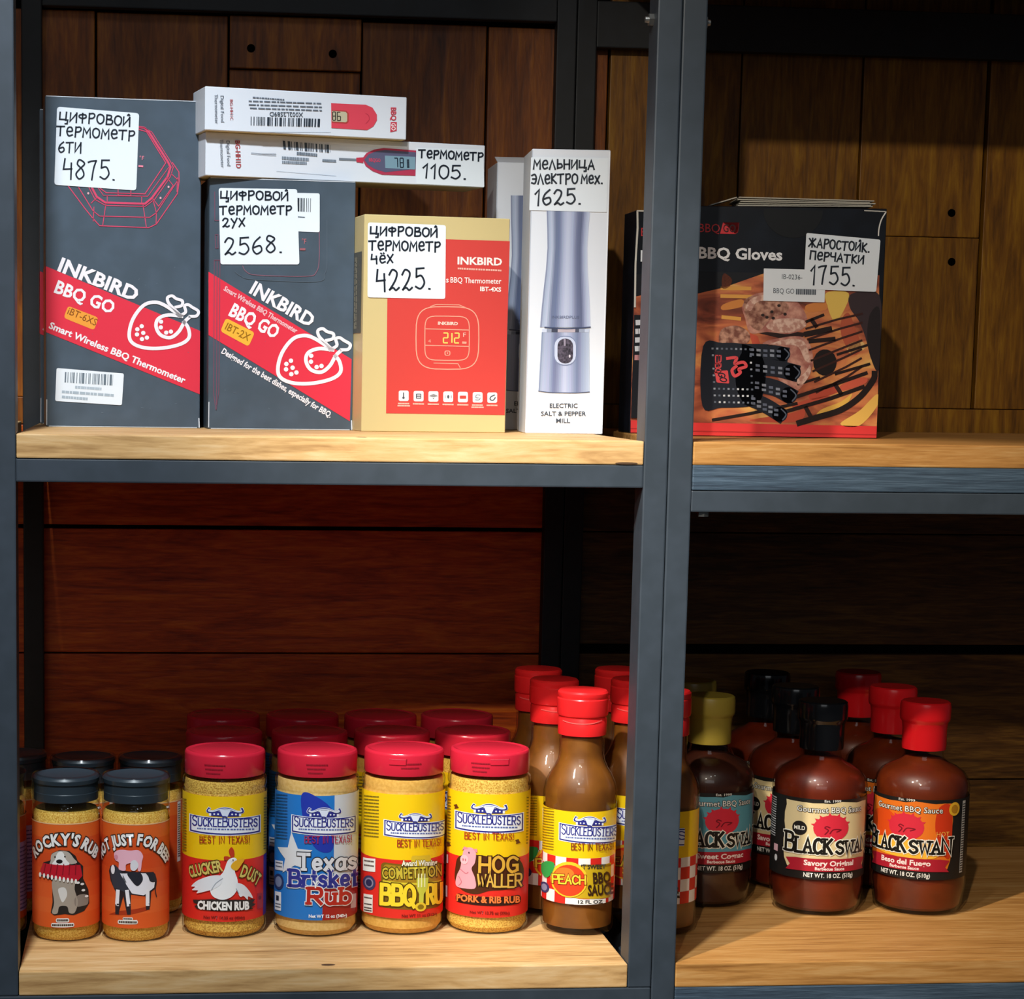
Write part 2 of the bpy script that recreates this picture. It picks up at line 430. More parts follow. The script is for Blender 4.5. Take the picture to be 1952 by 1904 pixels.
    def build(s, name, parent, wrap=None, step=.00016, base=.0002, cut=.0035, lim=None, vlim=None):
        bm = bmesh.new(); vv = [bm.verts.new(p) for p in s.v]
        for f, k in zip(s.f, s.mi):
            try: q = bm.faces.new([vv[i] for i in f]); q.material_index = k
            except ValueError: pass
        for ax, L in ((0, lim), (1, vlim)):
            if L:
                for sgn, x in ((1, L[1]), (-1, L[0])):
                    no = [0, 0, 0]; no[ax] = sgn; co = [0, 0, 0]; co[ax] = x
                    bmesh.ops.bisect_plane(bm, geom=bm.verts[:]+bm.edges[:]+bm.faces[:], plane_co=co, plane_no=no, clear_outer=True)
        if wrap:
            xs = [v.co.x for v in bm.verts]; k = math.floor(min(xs)/cut)+1
            while k*cut < max(xs):
                bmesh.ops.bisect_plane(bm, geom=bm.verts[:]+bm.edges[:]+bm.faces[:], plane_co=(k*cut, 0, 0), plane_no=(1, 0, 0)); k += 1
            R = wrap
            for v in bm.verts:
                r = R+base+v.co.z*step; a = v.co.x/R; v.co = Vector((r*math.sin(a), -r*math.cos(a), v.co.y))
        else:
            for v in bm.verts: v.co = Vector((v.co.x, -base-v.co.z*step, v.co.y))
        return bm_obj(name, bm, s.mats, parent, smooth=bool(wrap))

# ------------------------------------------------------------------ the setting: plank wall behind the shelves
A, PW, PD = .6378, .025, .038           # inner width of the left bay, post width, post depth
RY, WY = .5407, .5635                   # front of the rear posts, face of the wall
Z1L, Z2L, Z1R, Z2R = 0., -.5509, 0., -.5505
wall = box('wall_back', -.8, WY+.0135, -.8, 1.95, WY+.03, 1.25, void); wall['kind'] = 'structure'
wall['label'] = 'dark stained plank wall behind the shelves'
rnd = random.Random(4)
def plank(x0, z0, x1, z1, m, dy=0, t=.0125):
    o = box('plank', x0, WY+dy, z0, x1, WY+dy+t, z1, m, None, .0012, 2)
    o.parent = wall; o.matrix_parent_inverse = wall.matrix_world.inverted()
    o.location = Vector(o.location) - wall.location; o.matrix_parent_inverse = Matrix()
    return o
def hole_at(pl, x, z, r=.0052):
    bm = bmesh.new(); bmesh.ops.create_circle(bm, cap_ends=True, segments=14, radius=r)
    for v in bm.verts: v.co = Vector((v.co.x, 0, v.co.y))
    o = bm_obj('screw_hole', bm, hole, pl)
    p = Vector((x, 0, z)) - wall.location - pl.location
    o.location = (p.x, -.0066, p.z)
# upper bays: upright boards
ux = [-.1, .065, .229, .395, .554, .7095]
for i in range(5):
    z1 = .5035-.001*i
    if i == 2:
        plank(ux[i]+.0012, .03, ux[i+1]-.0012, .4385, walnut, .004)
        p = plank(ux[i]+.0012, .4395, ux[i+1]-.001, .503, walnut, -.003)
        hole_at(p, .2565, .4638); hole_at(p, .3585, .4600)
    else:
        plank(ux[i]+.0014, .03, ux[i+1]-.0014, z1, walnut, .002*(i % 2))
plank(-.75, -.004, .7095, .0295, walnut, -.001)
for x in (-.75, -.587, -.424, -.262): plank(x+.0014, .03, x+.1611, .5035, walnut, .001)
rx = [.7105, .882, 1.041, 1.207, 1.372, 1.54, 1.71, 1.9]
for i in range(7):
    g = .0035 if i in (3,) else .0012
    if i == 2:
        plank(rx[i]+.0012, .252, rx[i+1]-.002, .62, umber, 0)
        p = plank(rx[i]+.0012, .031, rx[i+1]-.002, .2512, umber, -.0006)
        hole_at(p, 1.1695, .2205)
    else:
        plank(rx[i]+g, .031, rx[i+1]-.0012, .62, umber, .001*(i % 2))
up = [o for o in wall.children if abs((Vector(o.location)+wall.location).x-1.1236) < .01 and (Vector(o.location)+wall.location).z > .3]
hole_at(up[0], 1.1665, .2830)
plank(.7105, -.004, 1.9, .0302, umber, -.0012)
# lower bays: boards laid flat
for z0, z1 in ((-.1305, -.005), (-.2938, -.1358), (-.4615, -.2960), (-.62, -.4632)):
    plank(-.75, z0, .662, z1, mahogany, rnd.uniform(0, .001))
for z0, z1, dy in ((-.1335, -.005, -.003), (-.2815, -.1352, 0), (-.4625, -.2945, -.001), (-.62, -.4645, 0)):
    plank(.6635, z0, 1.9, z1, oakstain, dy)

# ------------------------------------------------------------------ shelving
def tube(name, x0, y0, z0, x1, y1, z1, parent, m=None):
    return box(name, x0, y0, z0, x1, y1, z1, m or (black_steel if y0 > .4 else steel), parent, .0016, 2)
fl = thing('shelving_unit', 'grey painted steel shelving frame of the wide left bay', 'shelving unit')
fr = thing('shelving_unit', 'grey painted steel shelving frame of the right bay, cut by the picture edge', 'shelving unit')
XR0, XR1 = A+PW+.0008, 1.37
for f, a, b, zb in ((fl, -PW, A, -.5764), (fr, XR0, XR1-PW, -.66)):
    for x in (a, b):
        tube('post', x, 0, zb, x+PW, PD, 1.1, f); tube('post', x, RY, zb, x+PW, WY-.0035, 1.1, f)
tube('crossbar', 0, .001, -.0481, A, PW, -.0243, fl)
tube('crossbar', -PW, 0, -.602, A+PW, PW, -.5764, fl)
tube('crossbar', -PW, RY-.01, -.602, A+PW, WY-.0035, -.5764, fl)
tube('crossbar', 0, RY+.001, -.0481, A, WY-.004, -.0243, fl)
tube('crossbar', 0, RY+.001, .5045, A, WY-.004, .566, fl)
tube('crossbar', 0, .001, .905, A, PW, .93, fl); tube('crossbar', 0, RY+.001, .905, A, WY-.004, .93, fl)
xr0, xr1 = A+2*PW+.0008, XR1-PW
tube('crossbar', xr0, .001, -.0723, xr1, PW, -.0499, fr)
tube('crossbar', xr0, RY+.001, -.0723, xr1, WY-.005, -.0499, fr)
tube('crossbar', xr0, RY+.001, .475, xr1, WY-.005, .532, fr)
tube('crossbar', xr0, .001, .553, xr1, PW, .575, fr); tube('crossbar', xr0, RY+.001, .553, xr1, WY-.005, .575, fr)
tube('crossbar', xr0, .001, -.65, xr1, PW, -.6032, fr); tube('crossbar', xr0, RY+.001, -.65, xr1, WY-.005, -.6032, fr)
for f, x in ((fl, -PW), (fl, A), (fr, XR0), (fr, XR1-PW)):
    for z0, z1 in ((-.0481, -.0243), (-.602, -.5768)):
        if f is fl and z0 < -.5: continue
        tube('side_rail', x-.0003, PD, z0, x+PW+.0003, RY, z1, f)
def bolt(parent, x, y, z, s):
    bm = bmesh.new()
    bmesh.ops.create_cone(bm, cap_ends=True, segments=6, radius1=.0062, radius2=.0062, depth=.005)
    bmesh.ops.create_cone(bm, cap_ends=True, segments=12, radius1=.0034, radius2=.003, depth=.004, matrix=Matrix.Translation((0, 0, .004)))
    bmesh.ops.rotate(bm, verts=bm.verts, matrix=Matrix.Rotation(s*math.pi/2, 3, 'Y'))
    o = bm_obj('bolt', bm, zinc, parent); o.location = (x+s*.0025, y, z)
bolt(fl, A, .020, .4235, -1); bolt(fr, A+2*PW+.0008, .022, .4225, 1)
bm = bmesh.new(); bmesh.ops.create_cone(bm, cap_ends=True, segments=6, radius1=.006, radius2=.006, depth=.005)
o = bm_obj('bolt', bm, zinc, fr); o.location = (.7045, .012, -.0748)

def board(name, x0, x1, z0, z1, m, label, cat='shelf board', y1=RY-.0005, bev=.0014):
    return tag(box(name, x0+.0006, 0, z0, x1-.0006, y1, z1, m, None, bev, 2), label, cat)
sb = board('shelf_board', 0, A, -.0242, 0, pine, 'pale pine shelf board under the thermometer boxes and white pepper mill')
sb2 = board('shelf_board', 0, A, -.576, Z2L, pine, 'pale pine shelf board under the yellow and orange seasoning jars')
pine2 = wood('pine_oiled', [(.3, '#8a5826'), (.5, '#bb8446'), (.75, '#d6a86c')], (1, 16, 16), 5, .5, .2, vary=.05)
board('shelf_board', xr0, xr1, -.0237, 0, pine2, 'orange-toned pine shelf board under the barbecue gloves box')
board('shelf_board', xr0, xr1, -.5766, Z2R, pine2, 'orange-toned pine shelf board under the dark sauce bottles')
board('painted_board', xr0, xr1, -.0497, -.0238, bluepaint, 'blue-grey painted wooden board with brush streaks below the gloves shelf', 'painted board')
board('painted_board', xr0, xr1, -.603, -.5768, bluepaint, 'blue-grey painted wooden board at the bottom edge below the sauce bottles', 'painted board')
board('shelf_board', 0, A, .9302, .955, pine, 'pale pine shelf board high above the left bay, out of the picture')
board('shelf_board', xr0, xr1, .5752, .60, pine2, 'pine shelf board above the gloves box, out of the picture')
def knot(parent, x, y, z, rx, ry, front=False):
    bm = bmesh.new(); bmesh.ops.create_circle(bm, cap_ends=True, segments=12, radius=1)
    for v in bm.verts: v.co = Vector((v.co.x*rx, 0, v.co.y*ry)) if front else Vector((v.co.x*rx, v.co.y*ry, 0))
    o = bm_obj('knot', bm, mat('knot', '#4a3018', .7), parent); o.location = Vector((x, y, z))-parent.location
knot(sb2, .3205, .012, Z2L+.0002, .0075, .0035)
knot(sb, .348, .02, .0002, .006, .004)
knot(sb, .6195, -.0002, -.0228, .012, .0012, True)

for z0, z1, m in ((-.0242, 0, pine), (-.576, Z2L, pine)):          # unseen boards added at shelf height to block light leaking in from the left
    board('shelf_board', -.72, -PW-.001, z0, z1, m, 'unseen pine board added beyond the left post to block light, %s' % ('upper' if z1 == 0 else 'lower'))

# ------------------------------------------------------------------ cartons
def aff(zoom, org, BL, BR, TL, wd, ht):
    """layout grid of one carton face: drawing units -> metres from the lower left corner"""
    ex = ((BR[0]-BL[0])/wd, (BR[1]-BL[1])/wd); ey = ((TL[0]-BL[0])/ht, (TL[1]-BL[1])/ht)
    det = ex[0]*ey[1]-ex[1]*ey[0]
    def M(x, y):
        px = org[0]+x/zoom-BL[0]; py = org[1]+y/zoom-BL[1]
        return ((px*ey[1]-py*ey[0])/det, (ex[0]*py-ex[1]*px)/det)
    return M
def carton(root, wd, dp, ht, m, name='carton', bottom=None, edge=None):
    o = bm_obj(name, box_bm(0, 0, 0, wd, dp, ht, .0008, 1), [m]+([bottom] if bottom else []), root)
    if bottom:
        for p in o.data.polygons:
            if p.normal.z < -.9: p.material_index = 1
    return o
def lid_flap(root, wd, dp, ht, m):
    o = bm_obj('lid_flap', box_bm(.0015, .0005, 0, wd-.0015, dp-.001, .0012), m, root); o.location = (0, 0, ht)
    return o
WHITE, PEN = '#eef4fb', '#1c2430'
blackcard = speckled('black_coated_card', '#46535f', '#4c5a68', 35, .38, .4, .7)
whitecard = mat('white_coated_card', '#e4e8f0', .42)
goldcard = mat('gold_card', '#d2be86', .42)
greycard = mat('raw_card', '#b9b2a4', .8)
RED, PINK, DEV = '#e23247', '#f4eef2', '#d8486a'
paper = mat('sticker_paper', '#eaf1f8', .55)

def edges_white(root, wd, ht, seed, m='#cdd3da'):
    """scuffed pale edges where the board shows"""
    a = Art(); rnd = random.Random(seed)
    a.line(m, [(.001, ht-.0004), (wd*.4, ht-.0006), (wd-.001, ht-.0004)], .0009, 1, cap=False)
    a.line(m, [(.0006, .002), (.0008, .03)], .001, 1); a.line(m, [(wd-.0006, .001), (wd-.001, .011)], .0013, 1)
    a.line(m, [(.003, .0006), (wd-.003, .0006)], .0007, 1, cap=False)
    for i in range(14):
        x, y = rnd.uniform(.1, .95)*wd, rnd.uniform(.03, .5)*ht
        a.line('#6b7a88', [(x, y), (x+rnd.uniform(-.003, .003), y+rnd.uniform(-.001, .001))], .0004, 1)
    o = a.build('worn_edge', root); o['kind'] = 'stuff'
    return o

def drum(a, k):
    """roast chicken line drawing; k maps layout points"""
    W = PINK; t = 34*k.s
    a.line(W, [k(*p) for p in [(1390,668),(1270,588),(1170,556),(1060,590),(962,720),(925,870),(960,955),(1080,1000),(1250,1000),(1420,960),(1500,895),(1490,800),(1450,745)]], t, 4, smooth=True)
    a.line(W, [k(*p) for p in [(1430,690),(1300,678),(1205,715),(1182,790),(1225,872),(1320,898),(1400,840),(1455,745),(1500,700)]], t, 4, smooth=True)
    a.line(W, [k(*p) for p in [(1425,690),(1350,615),(1300,560),(1292,510),(1335,493),(1375,520),(1432,540),(1428,585),(1370,602)]], t*.85, 4, smooth=True)
    a.line(W, [k(*p) for p in [(1400,690),(1465,650),(1455,590),(1490,577),(1530,602),(1588,640),(1570,685),(1505,690)]], t*.85, 4, smooth=True)
    for x, y in [(1230,745),(1228,800),(1280,850),(1325,840),(1045,790),(1003,820),(1060,855),(1000,870),(1095,900),(1048,915)]:
        a.ell(W, *k(x, y), 21*k.s, 21*k.s, 4, 12)
class K:
    def __init__(s, sx, sy, ox, oy): s.sx, s.sy, s.ox, s.oy = sx, sy, ox, oy; s.s = (sx+sy)/2
    def __call__(s, x, y): return (s.ox+x*s.sx, s.oy+y*s.sy)

def price_tag(root, M, quad, r, lines, pen=PEN, name='price_tag', lift=0):
    a = Art(M); a.quad(paper, quad, 1, r)
    for i, (t, p0, p1, h, wd) in enumerate(lines): a.strokes(pen, t, p0, p1, h, wd, 3, HAND, jit=.35, seed=i+len(t))
    return a.build(name, root, base=.0007+lift)

# ---- black carton, six-probe thermometer
w1, h1 = .1735, .3648
F1 = ((87, 813), (381, 816), (87, 182))
def six(M1, M2, root, full=True):
    carton(root, w1, .112, h1, blackcard)
    a = Art(M2)
    a.poly(RED, [(137,222),(1606,830),(1606,1450),(137,855)], 1)
    a.text(PINK, 'INKBIRD', (250,262), (978,546), 128, 3, .035)
    a.text(PINK, 'BBQ GO', (215,470), (758,672), 118, 3, .03)
    a.quad('#f2a03c', [(345,600),(632,710),(592,832),(303,715)], 2, 30)
    a.text('#8a4a14', 'iBT-6XS', (335,675), (603,790), 66, 3)
    a.text(PINK, 'Smart Wireless BBQ Thermometer', (162,815), (1452,1345), 62, 3, .03)
    drum(a, K(1, 1, 0, 0))
    a.M = M1
    D = DEV
    a.line(D, [(300,900),(400,1085),(560,1300),(640,1400),(720,1488),(1240,1500),(1322,1460),(1545,1130),(1562,1000),(1560,900),(1490,800)], 10, 2)
    a.line(D, [(500,1085),(650,1330),(720,1385),(1250,1390),(1320,1340),(1550,985)], 9, 2)
    for o_, t_ in ((0, 22), (30, 8)):
        a.line(D, [(610-o_,1030),(690-o_*.6,1180+o_),(780,1240+o_),(1200,1245+o_),(1275+o_,1180+o_*.5),(1440+o_,950),(1470+o_,850),(1440+o_,790),(1240+o_,480),(1190,436),(1130,430)], t_, 2)
    a.line(D, [(660,1030),(740,1100),(790,1135),(1200,1140),(1420,805),(1215,478),(1130,455)], 10, 2)
    a.line(D, [(700,1080),(760,1165),(1230,1165),(1452,850)], 7, 2)
    for p in [[(915,1100),(915,1160),(1050,1160),(1050,1100)],[(660,1290),(652,1440)],[(785,1262),(752,1485)],[(1180,1262),(1215,1495)],[(1285,1200),(1322,1340),(1318,1460)],[(690,1190),(630,1250)],[(1480,920),(1550,985)],[(1430,960),(1500,1045),(1345,1270),(1285,1190)],[(800,1165),(800,1235)],[(1165,1165),(1165,1235)],[(1545,960),(1540,1110)]]:
        a.line(D, p, 8, 2)
    a.text('#f08aa0', '°F', (1140,780), (1188,782), 44, 3); a.dashes('#f08aa0', (1130,845), (1180,848), 20, 2, 3, .2, .3)
    for x, y in ((600,1145),(1450,1060),(1365,1180)): a.ell('#e8b0b8', x, y, 11, 13, 3, 8)
    a.build('printed_front', root)
    s = Art(); s.poly(RED, [(.0005, .107), (.1115, .107), (.1115, .18), (.0005, .18)], 1)
    sd = s.build('printed_side', root); sd.rotation_euler = (0, 0, -math.pi/2); sd.location = (0, .112, 0)
    edges_white(root, w1, h1, 3)
r1 = thing('thermometer_box', 'tall black carton with red diagonal band and handwritten 4875 price tag', 'box', (.0164, .2825, 0), math.radians(4.02))
Ma, Mb = aff(5.6, (60, 160), *F1, w1, h1), aff(5.01, (60, 460), *F1, w1, h1)
six(Ma, Mb, r1)
r1b = thing('thermometer_box', 'black carton with red band mostly hidden behind the 4875 carton', 'box', (.0035, .4075, 0), math.radians(3.2))
for ch in list(r1.children): copy_tree(ch, r1b)
price_tag(r1, Ma, [(275,238),(1136,285),(1106,1105),(244,1062)], 34, [
    ('цифровой', (300,388), (1040,424), 100, 17), ('термометр', (275,540), (1085,575), 100, 17), ('6ти', (288,720), (522,724), 112, 16), ('4875.', (335,985), (882,1005), 205, 17)])
a = Art(Mb); a.quad(paper, [(235,1200),(876,1250),(856,1560),(221,1520)], 1, 18)
a.bars('#6a7884', [(315,1238),(772,1262),(768,1368),(310,1340)], 34, 5, 2)
a.dashes('#b3c1cd', (410,1385), (662,1402), 26, 3, 2, .05, .2)
a.dashes('#aab8c4', (285,1430), (785,1465), 26, 4, 2, .04, .12); a.dashes('#aab8c4', (285,1480), (530,1500), 26, 6, 2, .06, .15)
a.build('barcode_label', r1, base=.0005)

# ---- black carton, two-probe thermometer
w2, h2 = .1656, .2795
r2 = thing('thermometer_box', 'black carton with diagonal red band and handwritten 2568 price tag', 'box', (.1984, .2715, 0), math.radians(4.47))
M = aff(3.733, (370, 330), (395.4, 816), (673, 821.5), (401, 337), w2, h2)
carton(r2, w2, .095, h2, blackcard)
a = Art(M)
a.poly(RED, [(104,692),(1125,1318),(1113,1768),(102,1142)], 1)
a.text(PINK, 'INKBIRD', (392,840), (820,1085), 92, 3, .035)
a.text('#f3c3c8', 'Smart Wireless BBQ Thermometer', (208,822), (722,1130), 34, 3, .03)
a.text(PINK, 'BBQ GO', (245,1000), (572,1168), 92, 3, .035)
a.quad('#f4b63c', [(225,1020),(430,1125),(385,1225),(185,1115)], 2, 24)
a.text('#9a6a10', 'IBT-2X', (215,1100), (380,1185), 52, 3, .01)
a.text(PINK, 'Designed for the best dishes, especially for BBQ.', (190,1270), (968,1742), 40, 3, .03)
drum(a, K(.785, .774, -133, 716))
for pts in ([(150,330),(180,330)],[(148,610),(185,610)],[(150,130),(150,330)],[(152,430),(155,525),(172,525),(172,430),(152,430)],[(145,610),(135,1560),(152,1680),(172,1555),(185,612)],[(165,620),(155,1640)]):
    a.line('#7a4a5e', pts, 5, 2)
a.line('#54606c', [(945,320),(945,620),(930,700),(870,760),(420,745),(330,720),(290,690)], 5, 2, smooth=True)
a.line('#8a5f70', [(890,400),(890,600),(870,690),(800,722),(450,715),(370,690),(345,650)], 5, 2, smooth=True)
a.text('#c07078', '°F', (765,490), (796,492), 36, 3); a.dashes('#a06068', (752,530), (792,530), 16, 3, 3, .2, .3)
a.build('printed_front', r2)
edges_white(r2, w2, h2, 8)
a = Art(M); a.quad(paper, [(700,130),(893,132),(893,408),(700,402)], 1, 14)
a.bars('#1d2730', [(735,166),(835,168),(833,266),(735,262)], 12, 9, 2); a.dashes('#5f6b75', (738,300), (788,304), 8, 1, 2, .2, .4)
a.build('barcode_label', r2, base=.0004)
price_tag(r2, M, [(178,102),(732,104),(748,638),(188,640)], 18, [
    ('цифровой', (192,182), (668,184), 60, 12), ('термометр', (188,288), (692,282), 58, 12), ('2ух', (205,378), (360,372), 62, 11), ('2568.', (218,572), (626,556), 120, 12)])

# ---- gold and red carton, four-probe thermometer
w4, h4 = .1678, .2401
r4 = thing('thermometer_box', 'cream carton with large red panel and handwritten 4225 price tag', 'box', (.3692, .2358, 0), math.radians(6.74))
M = aff(4.23, (670, 390), (689, 822.6), (964, 825), (695, 408), w4, h4)
carton(r4, w4, .055, h4, goldcard)
a = Art(M); R4 = '#d2443e'; LN = '#f6a58e'
a.poly(R4, [(290,258),(1268,268),(1238,1692),(277,1680)], 1)
a.text('#fbeee8', 'INKBIRD', (848,462), (1202,466), 58, 3, .03)
a.dashes('#f3b8a8', (848,497), (1200,508), 14, 4, 3, .03, .05)
a.text('#fbeee8', 'Wireless', (545,610), (774,612), 44, 3, .01); a.text('#fbeee8', 'BBQ Thermometer', (790,612), (1200,616), 44, 3, .01)
a.text('#fbeee8', 'IBT-4XS', (1030,676), (1198,680), 34, 3, .03)
def sq(x0, y0, x1, y1, wd, e=.36):
    cx, cy, rx, ry = (x0+x1)/2, (y0+y1)/2, (x1-x0)/2, (y1-y0)/2; P = []
    for i in range(36):
        t = 2*math.pi*i/36; c, s_ = math.cos(t), math.sin(t)
        P.append((cx+rx*math.copysign(abs(c)**e, c), cy+ry*math.copysign(abs(s_)**e, s_)))
    a.line(LN, P, wd, 2, closed=True)
sq(515, 808, 1022, 1318, 8, .52); sq(586, 885, 945, 1245, 7, .36)
a.line(LN, [(630,808),(680,790),(860,792),(910,812)], 6, 2); a.line(LN, [(595,990),(945,996)], 7, 2); a.line(LN, [(590,1124),(942,1130)], 7, 2)
a.line(LN, [(660,1268),(855,1272),(872,1305)], 6, 2)
a.text('#fbd8c8', 'INKBIRD', (692,955), (850,957), 24, 3, .03)
def seg7(a, m, ch, x, y, wd, ht, t, lay=3, sl=0):
    S = {'2': 'abged', '1': 'bc', '7': 'abc', '8': 'abcdefg', '9': 'abcdfg', '6': 'acdefg', '0': 'abcdef'}[ch]
    g = t*.45; Q = {'a': ((g, 0), (wd-g, 0)), 'b': ((wd, g), (wd, ht/2-g)), 'c': ((wd, ht/2+g), (wd, ht-g)), 'd': ((g, ht), (wd-g, ht)), 'e': ((0, ht/2+g), (0, ht-g)), 'f': ((0, g), (0, ht/2-g)), 'g': ((g, ht/2), (wd-g, ht/2))}
    for c in S: a.line(m, [(x+p[0]+sl*(ht-p[1]), y+p[1]) for p in Q[c]], t, lay)
for c, x in (('2', 735), ('1', 768), ('2', 825)): seg7(a, '#f6d86a', c, x, 1022, 36, 80, 10)
a.text('#fbc8b8', 'F', (895,1052), (918,1052), 34, 3); a.dashes(LN, (888,1098), (922,1100), 18, 5, 3, .2, .3); a.text(LN, '4', (612,1102), (634,1102), 26, 3)
a.rect(LN, 745, 1165, 792, 1207, 2, 14); a.rect(R4, 753, 1172, 784, 1200, 3, 8); a.rect(LN, 764, 1180, 773, 1192, 4)
for i in range(7):
    x = 378+i*119.5; y = 1494+i*2
    a.rect('#f4ecea', x, y, x+80, y+86, 2, 14); a.dashes('#f4b4a4', (x-6, y+106), (x+84, y+107), 12, i, 3, .1, .4)
    if i in (0, 5): a.dashes('#f4b4a4', (x-10, y+124), (x+90, y+125), 12, i+9, 3, .2, .4)
    c = '#4b5560'; cx, cy = x+40, y+43
    if i == 0: a.line(c, [(cx-2, cy-24), (cx-2, cy+8)], 9, 3); a.ell(c, cx-2, cy+16, 10, 10, 3, 10)
    elif i == 1: a.rect(c, cx-22, cy-20, cx+22, cy+20, 3, 6); a.rect('#f4ecea', cx-15, cy-13, cx+15, cy-4, 4); a.rect('#f4ecea', cx-15, cy+5, cx+15, cy+13, 4)
    elif i == 2:
        for q in (10, 20, 30): a.line(c, [(cx-q, cy-q*.35+8), (cx, cy-q*.8+8), (cx+q, cy-q*.35+8)], 5, 3, smooth=True)
        a.ell(c, cx, cy+16, 5, 5, 3, 8)
    elif i == 3: a.ell(c, cx, cy, 9, 15, 3, 10); a.line(c, [(cx-24, cy-10), (cx-24, cy+10)], 4, 3); a.line(c, [(cx+24, cy-10), (cx+24, cy+10)], 4, 3)
    elif i == 4: a.rect('#c8453c', cx-26, cy-12, cx+26, cy+14, 3, 4)
    elif i == 5: a.line('#7b8a98', [(cx+20, cy-18), (cx-8, cy-20), (cx-16, cy), (cx+6, cy+4)], 6, 3, smooth=True); a.line('#7b8a98', [(cx-18, cy+20), (cx+12, cy+20), (cx+20, cy+4)], 6, 3, smooth=True)
    else: a.line(c, [(cx+18, cy-22), (cx-12, cy-6), (cx-16, cy+16), (cx+8, cy+20), (cx+24, cy)], 9, 3, smooth=True)
a.build('printed_front', r4)
s = Art(); s.rect('#5c5a50', .006, .11, .045, .2, 1); s.dashes('#a9a088', (.012, .115), (.012, .195), .004, 2, 2); s.dashes('#a9a088', (.02, .115), (.02, .195), .004, 3, 2)
sd = s.build('printed_side', r4); sd.rotation_euler = (0, 0, -math.pi/2); sd.location = (0, .055, 0)
price_tag(r4, M, [(130,142),(750,150),(748,746),(128,742)], 20, [
    ('цифровой', (150,242), (682,246), 70, 14), ('термометр', (142,362), (704,362), 74, 14), ('4ёх', (158,470), (328,464), 72, 13), ('4225.', (200,684), (632,672), 168, 15)])

# ---- two white cartons lying on the black one
wl, hl = .3308, .0479
rl = thing('thermometer_box', 'long white carton with handwritten 1105 price lying on the black carton', 'box', (.1935, .2606, .2802), math.radians(12.0))
M = aff(4.54, (370, 150), (390, 333), (922.7, 356.5), (394, 249), wl, hl)
carton(rl, wl, .066, hl, whitecard, bottom=goldcard)
a = Art(M); G = '#4f5b6a'
def vtext(a, m, t, x, y0, y1, h, bold=0):                           # turned a quarter, reading downwards
    a.text(m, t, (x, y0), (x, y1), h, 3, bold, up=(1, 0))
vtext(a, G, 'Thermometer', 222, 520, 762, 28); vtext(a, G, 'Digital Food', 276, 530, 748, 28); vtext(a, '#b0494e', 'BG-HH1D', 350, 528, 766, 40, .02)
a.bars('#46505c', [(752,526),(1162,560),(1160,628),(756,600)], 30, 11)
a.dashes('#6d7885', (868,635), (1045,650), 26, 12, 3, .06, .14); a.dashes('#7d8895', (740,675), (970,690), 26, 13, 3, .04, .1); a.dashes('#7d8895', (1085,696), (1205,702), 22, 15, 3, .05, .14); a.dashes('#7d8895', (740,712), (950,722), 24, 14, 3, .04, .1)
a.line('#5c6672', [(482,634),(560,640),(690,642)], 4, 3); a.line('#8c96a2', [(482,640),(600,652),(690,656)], 4, 3)
a.line('#b8c2ce', [(690,792),(1200,832)], 3, 2)
a.line('#7a828c', [(1238,684),(1385,690)], 20, 2); a.poly('#c7384e', [(1380,672),(1440,668),(1440,718),(1380,710)], 3)
a.poly('#b83a56', [(1432,680),(1470,630),(1540,598),(1620,585),(1740,592),(1908,605),(1895,830),(1600,822),(1520,790),(1460,745)], 2)
a.poly('#5d5c78', [(1448,690),(1490,640),(1560,612),(1640,602),(1905,622),(1898,770),(1630,800),(1540,772),(1480,735)], 3)
a.poly('#7f9fb0', [(1630,652),(1900,662),(1893,776),(1630,762)], 4)
for c, x in (('7', 1712), ('8', 1762)): seg7(a, '#1c2a38', c, x, 674, 28, 82, 9, 5)
a.dashes('#2c3a48', (1832,685), (1832,760), 20, 3, 5, .1, .2); a.text('#d6425c', 'BBQGO', (1490,705), (1590,710), 30, 4, .02, up=(0, -1))
a.build('printed_front', rl)
M6 = aff(3.904, (760, 240), (390, 333), (922.7, 356.5), (394, 249), wl, hl)
price_tag(rl, M6, [(122,148),(636,160),(634,450),(112,425)], 8, [('термометр', (138,222), (628,246), 60, 13), ('1105.', (160,378), (494,390), 104, 13)])

wu, hu = .2334, .0471
ru = thing('thermometer_box', 'short white carton with red thermometer picture, topmost of the stack', 'box', (.1923, .2475, .2802+hl+.0001), math.radians(11.46))
M = aff(4.54, (370, 150), (390, 247), (774.8, 265.6), (392, 163), wu, hu)
carton(ru, wu, .06, hu, whitecard, bottom=goldcard)
a = Art(M)
vtext(a, G, 'Thermometer', 176, 130, 386, 28); vtext(a, G, 'Digital Food', 226, 142, 372, 28); vtext(a, '#b0494e', 'BG-HH1C', 306, 175, 354, 24, .01)
for i, (x0, x1, y) in enumerate(((500,770,158),(465,1095,190),(465,1095,222),(475,1095,252))): a.dashes('#68727f', (x0, y-4), (x1, y+14), 11, 20+i, 3, .03, .1)
a.text('#4a5562', 'X002L2S89D', (930,284), (642,280), 38, 3, .01, up=(0, 1))
a.bars('#2f3843', [(480,322),(1088,340),(1084,410),(478,398)], 46, 31)
a.line('#c2ccd8', [(560,455),(1170,458)], 4, 2)
a.poly('#e2485a', [(1176,200),(1480,212),(1540,238),(1578,300),(1578,350),(1545,405),(1490,438),(1176,420)], 2)
a.poly('#b8443f', [(1180,262),(1310,268),(1330,290),(1328,365),(1308,382),(1180,372)], 3); a.poly('#c9bfa0', [(1182,270),(1300,276),(1315,292),(1315,360),(1300,370),(1182,362)], 4)
seg7(a, '#33302a', '8', 1188, 278, 24, 74, 8, 5); seg7(a, '#33302a', '6', 1228, 280, 28, 74, 8, 5)
a.line('#c4374b', [(1480,290),(1505,310),(1508,345),(1482,378)], 6, 3, smooth=True)
